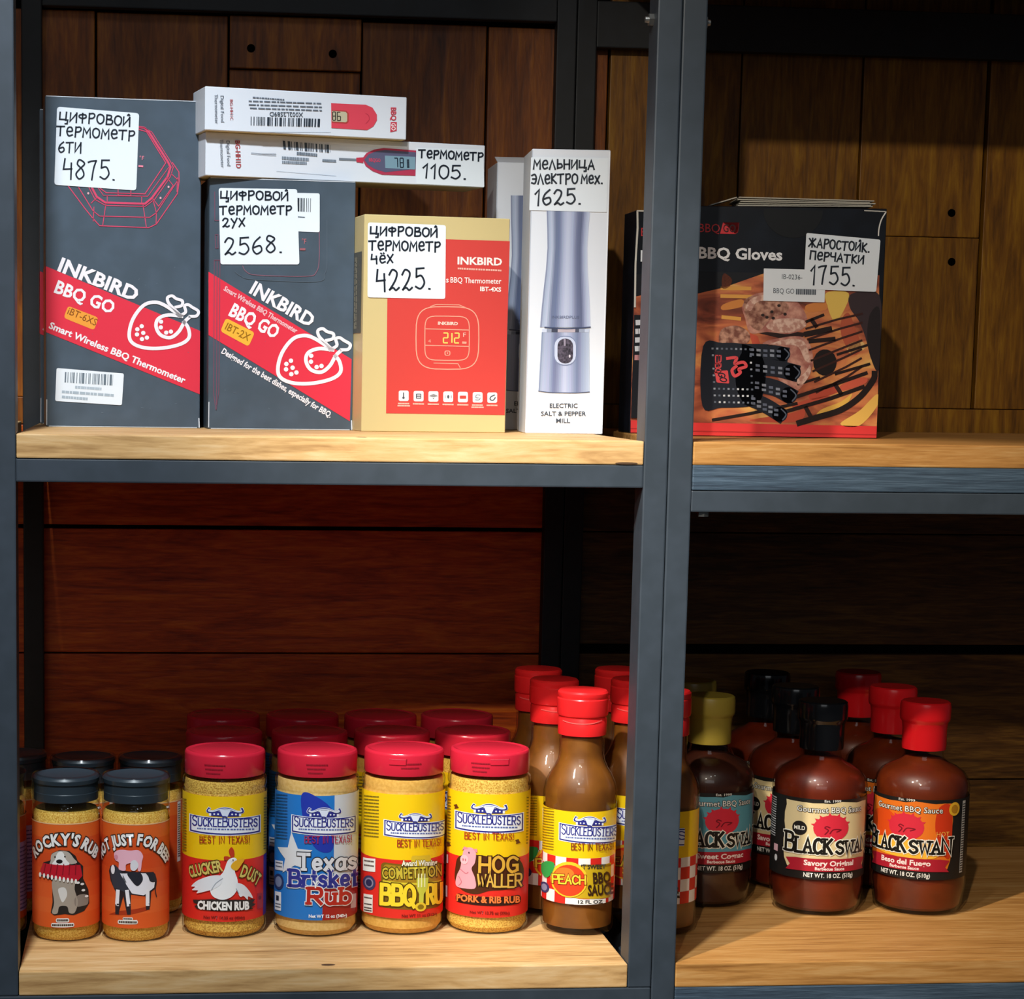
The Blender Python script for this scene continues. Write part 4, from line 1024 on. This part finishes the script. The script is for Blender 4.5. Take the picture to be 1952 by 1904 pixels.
# ---- pork and rib rub
t = thing('seasoning_jar', 'red-lidded jar with pink pig on yellow and red label beside the sauce bottle', 'seasoning jar'); place(t, .5121, .1664, Z2L)
M = cyl(4.05, (670, 1330), 927.5, 79.8, -.011, 1640, (1753, VB), (1514, VT), RJ, 12)
a = base_label(RJ, YEL, LRED, VB, VT, M(1040, 1250)[1]); a.M = M
logo(a, 800, 888, 1305, 1018, 4); best(a, 872, 1236, 1098, 52)
for x, y in ((800,855),(1270,1115),(742,1160)): a.poly('#5c2c12', [(x-20,y-14),(x+6,y-22),(x+14,y-4),(x+24,y+6),(x+2,y+14),(x-12,y+18),(x-10,y)], 2)
lines_small(a, 735, 760, range(780, 1150, 24), 9, '#7c6a1a'); lines_small(a, 1335, 1352, range(770, 1150, 24), 9, '#7c6a1a', 8)
a.poly('#4a2410', [(800,1330),(830,1240),(960,1220),(1100,1235),(1260,1240),(1320,1330),(1300,1460),(1180,1490),(1060,1500),(960,1530),(860,1510),(800,1440)], 2, True)
# a plain pink pig
a.poly('#f0a0ac', [(870,1180),(920,1165),(955,1200),(950,1280),(925,1330),(950,1400),(955,1480),(880,1490),(810,1475),(812,1400),(840,1330),(850,1260)], 5, True)
a.poly('#e08a98', [(850,1188),(870,1158),(900,1172)], 6); a.poly('#e08a98', [(930,1175),(965,1172),(968,1205)], 6)
a.ell('#f6b8c0', 870, 1262, 30, 38, 7, 14); a.ell('#c06474', 862, 1262, 5, 11, 8, 8); a.ell('#c06474', 880, 1264, 5, 11, 8, 8); a.ell('#2a1a1a', 905, 1205, 5, 8, 7, 8)
a.line('#c8707e', [(830,1400),(850,1440),(830,1470)], 6, 6, smooth=True); a.line('#c8707e', [(840,1340),(880,1370),(900,1360)], 6, 6, smooth=True)
a.strokes('#d9a83c', 'HOG', (985,1350), (1270,1350), 116, 22, 5, LAT, gap=2.4, outline='#3a1a0a', ow=18, jit=.3); a.strokes('#d9b04c', 'WALLER', (972,1466), (1300,1466), 96, 14, 6, LAT, gap=1.6, outline='#3a1a0a', ow=16, jit=.4)
a.rect('#2a0e0c', 805, 1535, 1300, 1605, 3, 26); a.text('#e87a3c', 'PORK & RIB RUB', (815,1592), (1290,1594), 50, 5, .04)
a.text('#7a1410', 'Net WT 13.75 oz (390g)', (915,1684), (1215,1686), 22, 4, .03)
a.rect('#e8e0dc', 730, 1240, 742, 1310, 3); a.rect('#e8e0dc', 724, 1490, 738, 1580, 3)
a.build('label', t, wrap=RJ-.0003)
l = rub_jar(t, RJ, pepper); thumb_tab(l, RJ, .25, .02); date_print(l, RJ, -.2, 3); jars['pig'] = t
desc = {'hen': 'the hen jar', 'star': 'the star jar', 'fork': 'the fork jar', 'pig': 'the pig jar'}
for k, dx in (('hen', .003), ('star', 0), ('fork', -.0008), ('pig', -.0018)):
    for row, word in ((1, 'second-row'), (2, 'rearmost')):
        c = copy_tree(jars[k]); c['label'] = '%s red-lidded seasoning jar in shade behind %s' % (word, desc[k])
        x, y = jars[k].location.x+dx*row, .1633+.118*row; place(c, x, y, Z2L)
for k in jars: jars[k]['group'] = 'red-lidded seasoning jars'
for o in list(col.objects):
    if o.parent is None and o.name.startswith('seasoning_jar'): o['group'] = 'red-lidded seasoning jars'

# ---- small orange jars with black caps
RR = .0371
orangeL, deepO = '#e5702a', '#d24e20'
def small_jar(root, spice):
    r = RR
    lathe('spice', [(0, .002), (r-.005, .002), (r-.002, .007), (r-.002, .139), (r-.004, .1425), (0, .1435)], spice, root, 44)
    lathe('body', [(0, 0), (r-.005, 0), (r-.0012, .0022), (r, .007), (r-.0003, .0155), (r-.0006, .0165), (r-.0006, .1325), (r-.0002, .135), (r, .1435), (r-.001, .1475), (r-.004, .151), (r-.005, .153), (r-.005, .158)], pet, root)
    k = r-.0022
    lathe('lid', [(k-.002, .1528), (k, .1528), (k, .1615), (k-.0004, .162), (k-.0004, .1715), (k+.0008, .1722), (k+.0012, .1765), (k-.0006, .1790), (k-.004, .1796), (k-.0055, .1788), (0, .1788)], blacklid, root)
    lathe('shrink_film', [(r-.0006, .146), (r-.0002, .152), (r+.0002, .158), (r-.0001, .168), (r+.0006, .1775), (r-.0012, .1804), (r-.006, .1808)], film, root, 30)
def orange_base(vb=.0168, vt=.1316):
    a = Art(IDN); n = 7
    for i in range(n):
        c = ('#dd5a22', '#e0622a', '#de5a26', '#d95220', '#d54b1e', '#d8521f', '#df6426')[i]
        a.rect(c, -2.75*RR, vb+(vt-vb)*i/n, 2.75*RR, vb+(vt-vb)*(i+1)/n, 0)
    a.rect('#ecc08a', -2.75*RR, vt-.0012, 2.75*RR, vt, 1)
    return a
t1 = thing('spice_shaker', 'orange-label shaker with black cap showing a dog, next to the left post', 'spice shaker', group='orange-label spice shakers'); place(t1, .0433, .1454, Z2L)
M = cyl(5.01, (20, 1440), 126.3, 65.3, .002, 1670, (1769, .0168), (1570, .1316), RR, 10)
a = orange_base(); a.M = M
a.arc('#f6f4f0', "ROCKY'S RUB", [(248,985),(310,900),(400,862),(530,850),(640,872),(740,930),(800,1000)], 105, 5, .045, '#33241c', .07)
a.poly('#241f1e', [(385,1000),(400,930),(470,900),(560,910),(620,960),(640,1010),(690,1060),(690,1180),(740,1290),(748,1420),(700,1490),(600,1525),(520,1512),(420,1525),(388,1500),(405,1400),(400,1190),(280,1140),(320,1020)], 2)
a.poly('#a79a8c', [(410,1180),(600,1180),(610,1280),(640,1400),(610,1500),(560,1500),(540,1440),(470,1440),(450,1505),(400,1500),(420,1400)], 3, True)
a.poly('#8c8076', [(610,1370),(660,1330),(730,1340),(735,1420),(690,1440),(620,1440)], 3, True); a.poly('#d9d5d0', [(460,1270),(520,1260),(540,1330),(500,1400),(470,1340)], 4, True)
a.poly('#b9aea2', [(390,1000),(400,940),(470,908),(550,920),(600,980),(620,1030),(400,1040)], 4, True); a.poly('#f0eeea', [(455,925),(500,920),(530,990),(560,1040),(410,1040),(430,990)], 5, True)
a.ell('#1c1818', 470, 1008, 30, 20, 6, 12); a.ell('#1c1818', 430, 965, 8, 8, 6, 8); a.ell('#1c1818', 520, 962, 8, 8, 6, 8)
a.poly('#c0182c', [(325,1025),(660,1045),(680,1150),(640,1195),(290,1130),(300,1080)], 7); 
for i in range(6): a.line('#8c0f20', [(345+i*55,1035),(325+i*58,1135)], 9, 8)
for i in range(10): a.ell('#f2ece6', 295+i*36, 1138+i*7, 11, 24, 8, 10)
for x, y in ((640,1215),(680,1230),(690,1290),(720,1350)): a.ell('#f0ece8', x, y, 18, 12, 5, 8)
for x0, x1, y in ((445,552,1572), (400,598,1618)): a.rect('#f2efe9', x0-8, y-20, x1+8, y+20, 3, 16); a.dashes('#4c4038', (x0, y), (x1, y), 20, y, 4, .05, .1)
a.build('label', t1, wrap=RR-.0004)
small_jar(t1, mustard)
t2 = thing('spice_shaker', 'orange-label shaker with black cap showing a pig on a cow', 'spice shaker', group='orange-label spice shakers'); place(t2, .1188, .1406, Z2L)
M = cyl(5.01, (20, 1440), 258.3, 64.8, .001, 1670, (1769, .0168), (1570, .1316), RR, 10)
a = orange_base(); a.M = M
a.arc('#f6f4f0', 'NOT JUST FOR BEEF', [(880,1000),(930,900),(1010,862),(1120,848),(1240,848),(1350,890),(1430,960),(1480,1050)], 98, 5, .045, '#33241c', .07)
OUT = '#2c2228'
a.poly(OUT, [(960,1050),(1000,1040),(1060,1090),(1200,1105),(1360,1110),(1390,1180),(1380,1270),(1340,1300),(1330,1440),(1300,1470),(1285,1340),(1150,1320),(1150,1500),(1115,1510),(1080,1340),(1040,1490),(1005,1500),(1010,1300),(960,1190),(945,1100)], 2)
a.poly('#353844', [(960,1060),(1010,1045),(1060,1100),(1110,1200),(1150,1320),(1050,1280),(990,1260),(965,1160)], 3)
a.poly('#eceaf2', [(1050,1120),(1200,1115),(1350,1120),(1375,1180),(1365,1260),(1270,1330),(1160,1310),(1110,1230)], 3)
a.poly('#262833', [(1120,1115),(1230,1110),(1260,1180),(1210,1240),(1150,1180)], 4, True); a.poly('#262833', [(1290,1115),(1365,1120),(1378,1200),(1330,1200),(1310,1150)], 4, True)
for x0, x1 in ((1030,1022),(1115,1130),(1305,1305)): a.line('#f0eef4', [(x0,1290),(x1,1420)], 34, 3); a.line('#23202a', [(x1,1425),(x1+2,1500 if x1 < 1200 else 1455)], 34, 3)
a.ell('#f2f0f4', 985, 1085, 18, 45, 5, 12); a.line(OUT, [(1370,1130),(1385,1200),(1375,1280),(1388,1350)], 9, 4, smooth=True)
a.poly('#efb6c6', [(1000,920),(1060,893),(1140,900),(1220,898),(1260,950),(1250,1010),(1240,1090),(1215,1090),(1205,1020),(1110,1030),(1100,1090),(1040,1080),(1040,1015),(1005,990)], 5, True)
a.poly('#dfdde4', [(1150,1010),(1190,990),(1220,1040),(1190,1090),(1150,1080)], 6, True); a.ell('#d890a4', 1015, 965, 18, 24, 6, 10)
a.poly('#a83414', [(945,1520),(1040,1480),(1300,1440),(1320,1470),(1140,1515)], 1)
a.rect('#f2efe9', 1030, 1565, 1215, 1605, 3, 16); a.rect('#f2efe9', 1075, 1540, 1170, 1568, 3, 12); a.dashes('#4c4038', (1040, 1585), (1205, 1588), 20, 5, 4, .05, .1); a.dashes('#4c4038', (1082, 1553), (1164, 1555), 14, 6, 4, .05, .1)
a.build('label', t2, wrap=RR-.0004)
small_jar(t2, mustard)
# shakers behind them, turned so that their side panels show
def side_label(root, vb=.0168, vt=.1316, lav=None):
    a = orange_base(); a.M = IDN
    if lav:
        a.rect('#b9a8dd', lav[0], vb+.008, lav[1], vt-.03, 1)
        for i in range(16): a.dashes('#6a5a98', (lav[0]+.002, vt-.036-i*.0045), (lav[1]-.002, vt-.036-i*.0045), .0016, i, 2, .1, .3)
    else:
        a.rect('#e8e6e2', .030, .06, .0375, vt-.002, 1)
        for i in range(24): a.rect('#55595e', .031, .066+i*.0026, .0365, .067+i*.0026, 2)
    a.strokes('#f6f4f0', 'BEEF', (-.02, .105), (.015, .112), .014, .0022, 3, LAT, up=(0, 1), outline='#33241c', ow=.0016)
    a.build('label', root, wrap=RR-.0004); small_jar(root, mustard)
t3 = thing('spice_shaker', 'orange-label shaker with a barcode strip, behind the pig-on-cow shaker', 'spice shaker', group='orange-label spice shakers'); place(t3, .1348, .2535, Z2L)
side_label(t3); t3.rotation_euler.z += .15
t4 = copy_tree(t3); t4['label'] = 'shaker seen as a thin red strip between the two front orange shakers'; place(t4, .0585, .2525, Z2L); t4.rotation_euler.z += .1
t5 = thing('spice_shaker', 'shaker with lavender text panel half hidden by the left post', 'spice shaker', group='orange-label spice shakers'); place(t5, -.0382, .1715, Z2L)
side_label(t5, lav=(.031, .074))
t6 = copy_tree(t5); t6['label'] = 'shaker with lavender panel behind the dog shaker, second from the left post'; place(t6, -.0195, .2735, Z2L); t6.rotation_euler.z -= .75

# ---- yellow-label sauce bottles with red caps
RP = .0410
sauceP = speckled('peach_sauce', '#6a3d0c', '#824f14', 30, .5, .4, .65)
sealred = mat('red_seal', '#e02426', .28, .5)
def pbottle(root):
    r = RP
    prof = [(0, .0015), (r-.008, 0), (r-.002, .002), (r-.0004, .008), (r-.0006, .0365), (r-.0004, .142), (r, .146), (r, .158), (r-.002, .168), (r-.0065, .178), (r-.0115, .186), (r-.0145, .193), (.0252, .200), (.0250, .225)]
    lathe('sauce', [(0, .009)]+[(max(.001, q-.0022), max(.009, z+.0008)) for q, z in prof[1:-1]]+[(.0226, .221), (0, .221)], sauceP, root, 48)
    lathe('glass', prof, glass, root)
    cap = lathe('cap', [(.0258, .2225), (.0268, .2222), (.0270, .2245), (.0268, .2400), (.0262, .2412), (.0262, .2425), (.0278, .2438), (.0284, .246), (.0284, .2620), (.0276, .2632), (.0276, .2640), (.0282, .2652), (.0280, .2690), (.0262, .2712), (.0240, .2716), (0, .2716)], sealred, root, 44)
    a = Art(IDN); a.line('#f0605c', [(-.024, .2385), (-.008, .2368), (.01, .2372), (.024, .2400)], .0012, 1, smooth=True)
    a.build('tear_line', cap, wrap=.0270, base=.0002)
t = thing('sauce_bottle', 'brown sauce bottle with red cap and peach on its checked yellow label, in front', 'sauce bottle', group='red-capped yellow-label sauce bottles'); place(t, .6124, .1491, Z2L)
PB, PT = .0371, .1412
M = cyl(3.282, (950, 1240), 1100.5, 68.5, -.014, 1640, (1724.5, PB), (1548, PT), RP, 10)
vm = M(490, 1300)[1]; a = base_label(RP, YEL, '#eeeae6', PB, PT, vm, 2.5)
a.M = IDN; sqr = .0135
for i in range(-8, 9):
    for j in range(-1, 4):
        v0 = PB+j*sqr*1.02
        if (i+j) % 2 == 0: a.rect('#d3271f', i*sqr, max(PB, v0), (i+1)*sqr, min(vm, v0+sqr*1.02), 1) if min(vm, v0+sqr*1.02) > max(PB, v0) else None
a.M = M
logo(a, 382, 1088, 735, 1186, 6); best(a, 452, 700, 1246, 42, '#8a3a1c')
lines_small(a, 272, 345, range(1000, 1260, 17), 6, '#8a7418')
a.poly('#c7a51c', [(420,1340),(690,1328),(690,1545),(430,1545)], 2); a.rect('#8a6f10', 520, 1335, 690, 1348, 3)
a.text('#33302a', 'RIGHT SWEET', (440,1366), (655,1362), 26, 4, .03)
a.text('#3a2210', 'BBQ', (585,1456), (686,1450), 66, 5, .04); a.text('#3a2210', 'SAUCE', (555,1530), (706,1524), 62, 5, .04)
a.ell('#f7c52e', 440, 1435, 110, 112, 5, 26); a.ell('#e8421e', 440, 1440, 98, 98, 6, 26); a.ell('#f07a2a', 415, 1400, 56, 40, 7, 18)
a.poly('#2f9a4a', [(268,1370),(300,1335),(350,1338),(345,1390),(310,1435),(280,1420)], 6, True)
a.strokes('#f4cf3a', 'PEACH', (345,1462), (536,1458), 52, 10, 9, LAT, outline='#7a1c10', ow=8, gap=1.6)
a.ell('#3a3a66', 292, 1500, 30, 34, 4, 16); a.ell('#8a8aa8', 292, 1500, 18, 22, 5, 12)
a.rect('#f2efe9', 470, 1552, 660, 1594, 3); a.text('#2c2c2c', '12 FL OZ', (496,1582), (640,1580), 20, 4, .03)
a.rect(YEL, 720, 1000, 740, 1010, 1)
a.build('label', t, wrap=RP-.0003, vlim=(PB, PT)); pbottle(t); pb = t
for x, y, l_ in ((.5965, .2345, 'red-capped sauce bottle directly behind the peach bottle'), (.5935, .3195, 'rearmost red-capped sauce bottle behind the peach bottle'),
               (.7052, .1445, 'red-capped sauce bottle hidden behind the double post'), (.6905, .2315, 'second-row red-capped sauce bottle at the left edge of the double post'),
               (.6895, .3160, 'rearmost red-capped sauce bottle at the left edge of the double post')):
    c = copy_tree(pb); c['label'] = l_; place(c, x, y, Z2L if x < .66 else Z2L+.0004)
    if 'hidden' in l_: c.rotation_euler.z -= .75
    elif 'directly' in l_: c.rotation_euler.z += .35
    elif 'second-row' in l_: c.rotation_euler.z += .1

# ---- big round-shouldered sauce bottles
RS = .0545
sauces = {'orig': speckled('red_brown_sauce', '#561602', '#702205', 25, .45, .4, .65), 'hot': speckled('hot_sauce', '#561a03', '#702806', 25, .45, .4, .65), 'sweet': speckled('dark_sauce', '#2c0f05', '#3a1507', 25, .45, .4, .65)}
caps = {'hot': mat('red_sleeve', '#c8161c', .22, .5), 'orig': mat('black_sleeve', '#0e0f12', .15, .6), 'sweet': mat('gold_sleeve', '#8e7a2c', .35, .5)}
def sbottle(root, kind):
    prof = [(0, .002), (.040, 0), (.0478, .0022), (.0510, .009), (.0520, .018), (.0536, .026), (RS, .034), (RS-.0006, .044), (RS-.0006, .1405), (RS, .144), (RS-.0002, .150), (.0522, .158), (.0468, .1655), (.0375, .1715), (.0290, .1755), (.0240, .1795), (.0225, .185), (.0225, .195)]
    lathe('sauce', [(0, .006)]+[(max(.001, q-.0026), max(.006, z+.0004)) for q, z in prof[1:-2]]+[(0, .1845)], sauces[kind], root, 48)
    lathe('glass', prof, glass, root)
    lathe('cap', [(.0235, .1905), (.0252, .1905), (.0256, .195), (.0254, .212), (.0262, .2205), (.0268, .2225), (.0284, .2245), (.0290, .2275), (.0290, .2410), (.0282, .2450), (.0262, .2465), (0, .2465)], caps[kind], root, 44)
SB_, ST_ = .0452, .1392
def swan(root, kind, panel, turn, flavor, hot=False):
    k = RS*.98/270
    M = lambda x, y: ((x-432)*k, SB_+(1490-y)/(1490-974)*(ST_-SB_))
    a = base_label(RS, '#1b1917', None, SB_, ST_, SB_, 2.6); a.M = M
    rnd = random.Random(5); top = [(150+i*56, 994+rnd.uniform(-7, 7)) for i in range(11)]; right = [(714+rnd.uniform(-8, 8), y) for y in (1050, 1110, 1170, 1230, 1300, 1370)]
    bot = [(690-i*86, 1424+rnd.uniform(-6, 6)) for i in range(7)]; left = [(146+rnd.uniform(-8, 8), y) for y in (1370, 1310, 1250, 1200, 1140, 1080, 1030)]
    a.poly(panel, top+right+bot+left, 1)
    if hot:
        a.poly('#d84a14', [(150,1120),(300,1060),(420,1150),(500,1250),(300,1300),(160,1250)], 2, True); a.poly('#f2b234', [(180,1270),(400,1225),(600,1260),(600,1350),(260,1340)], 3, True); a.poly('#c23312', [(620,1020),(700,1030),(705,1340),(640,1300),(600,1150)], 2, True)
    a.text('#e8e4da', 'Est. 1999', (384, 990), (480, 990), 15, 4, .01)
    a.text('#f2efe6', 'Gourmet BBQ Sauce', (228, 1058), (640, 1058), 36, 5, .0, outline='#3c342a', ow=.06)
    cx, cy = 432, 1156
    a.ell('#d22a3c', cx, cy, 106, 84, 3, 30)
    for ang in (-2.9, -2.5, -2.2, -1.7, -1.2, -.8, -.4): a.poly('#d22a3c', [(cx+104*math.cos(ang-.1), cy+82*math.sin(ang-.1)), (cx+124*math.cos(ang), cy+102*math.sin(ang)), (cx+104*math.cos(ang+.1), cy+82*math.sin(ang+.1))], 3)
    a.line('#7a0f20', [(cx-38,1194),(cx-20,1169),(cx-40,1154),(cx-30,1144),(cx-12,1152)], 7, 4, smooth=True); a.line('#7a0f20', [(cx-10,1189),(cx+10,1164),(cx+55,1166),(cx+30,1179)], 7, 4, smooth=True)
    a.strokes('#17140f', 'BLACK', (162, 1318), (436, 1318), 92, 18, 7, LAT, serif=15, gap=2.0, big=(0,), outline='#f0ead8', ow=13)
    a.strokes('#17140f', 'SWAN', (462, 1318), (702, 1318), 78, 17, 9, LAT, serif=15, gap=2.0, big=(3,), outline='#f0ead8', ow=13)
    a.poly('#a81c2c', [(165,1366),(225,1356),(432,1352),(640,1356),(700,1366),(670,1404),(700,1440),(640,1436),(432,1434),(222,1438),(165,1442),(195,1404)], 5)
    a.text('#f4dcd4', flavor, (282, 1398), (582, 1398), 32, 6, .03); a.text('#f4dcd4', 'Barbecue Sauce', (346, 1426), (518, 1426), 19, 6, .03)
    a.text('#e6e2d8', 'NET WT. 18 OZ. (510g)', (282, 1474), (582, 1474), 27, 5, .02)
    if kind == 'orig': a.ell('#1c1a18', 246, 1166, 46, 46, 3, 22); a.text('#eae4d2', 'MILD', (214, 1176), (280, 1176), 24, 4, .02)
    if hot: a.ell('#d8a428', 720, 1035, 40, 44, 4, 18); a.ell('#a87418', 720, 1035, 24, 28, 5, 14); a.text('#f0b048', 'HOT', (610, 1208), (690, 1208), 30, 4)
    a.M = IDN
    for i in range(17): a.dashes('#b4b2ae' if i % 3 else '#d8d6d2', (-1.75*RS, ST_-.006-i*.0028), (-1.36*RS, ST_-.006-i*.0028), .0013, i, 2, .1, .3)
    a.rect('#d8a8ac', -1.40*RS, SB_+.026, -1.24*RS, SB_+.034, 2); a.ell('#d6d4d0', -1.3*RS, SB_+.018, .003, .004, 2, 10)
    a.rect('#c9c7bf', 1.30*RS, SB_+.006, 1.42*RS, ST_-.003, 2)
    for i in range(28): a.rect('#2a2826', 1.31*RS, SB_+.008+i*.0029, 1.41*RS, SB_+.0092+i*.0029, 3)
    lb = a.build('label', root, wrap=RS-.0004, vlim=(SB_, ST_)); lb.rotation_euler = (0, 0, turn); sbottle(root, kind)
G_ = 'round-shouldered sauce bottles'
t = thing('sauce_bottle', 'dark sauce bottle with black neck and cream label', 'sauce bottle', group=G_); place(t, .9134, .2301, Z2R)
swan(t, 'orig', '#dcc592', .29, 'Savory Original'); so = t
t = thing('sauce_bottle', 'dark sauce bottle with red sleeve and orange label, front right', 'sauce bottle', group=G_); place(t, 1.0352, .2258, Z2R)
swan(t, 'hot', '#e0701c', -.30, 'Beso del Fuego', True); sh = t
t = thing('sauce_bottle', 'dark sauce bottle with gold sleeve and teal label beside the double post', 'sauce bottle', group=G_); place(t, .7905, .2705, Z2R)
swan(t, 'sweet', '#5c9aa8', .36, 'Sweet Cognac'); sw = t
for src, x, y, l_ in ((so, .9165, .3465, 'black-necked sauce bottle in shade behind the cream-label bottle'), (so, .9160, .4640, 'rearmost black-necked sauce bottle behind the cream-label bottle'),
                    (sh, 1.0375, .3420, 'second red-sleeved sauce bottle behind the orange-label bottle'), (sh, 1.0365, .4680, 'rearmost red-sleeved sauce bottle behind the orange-label bottle'),
                    (sw, .8010, .3930, 'second gold-sleeved sauce bottle behind the teal-label bottle')):
    c = copy_tree(src); c['label'] = l_; place(c, x, y, Z2R)
    if src is so: c.rotation_euler.z -= .5

bpy.data.objects.remove(_to)
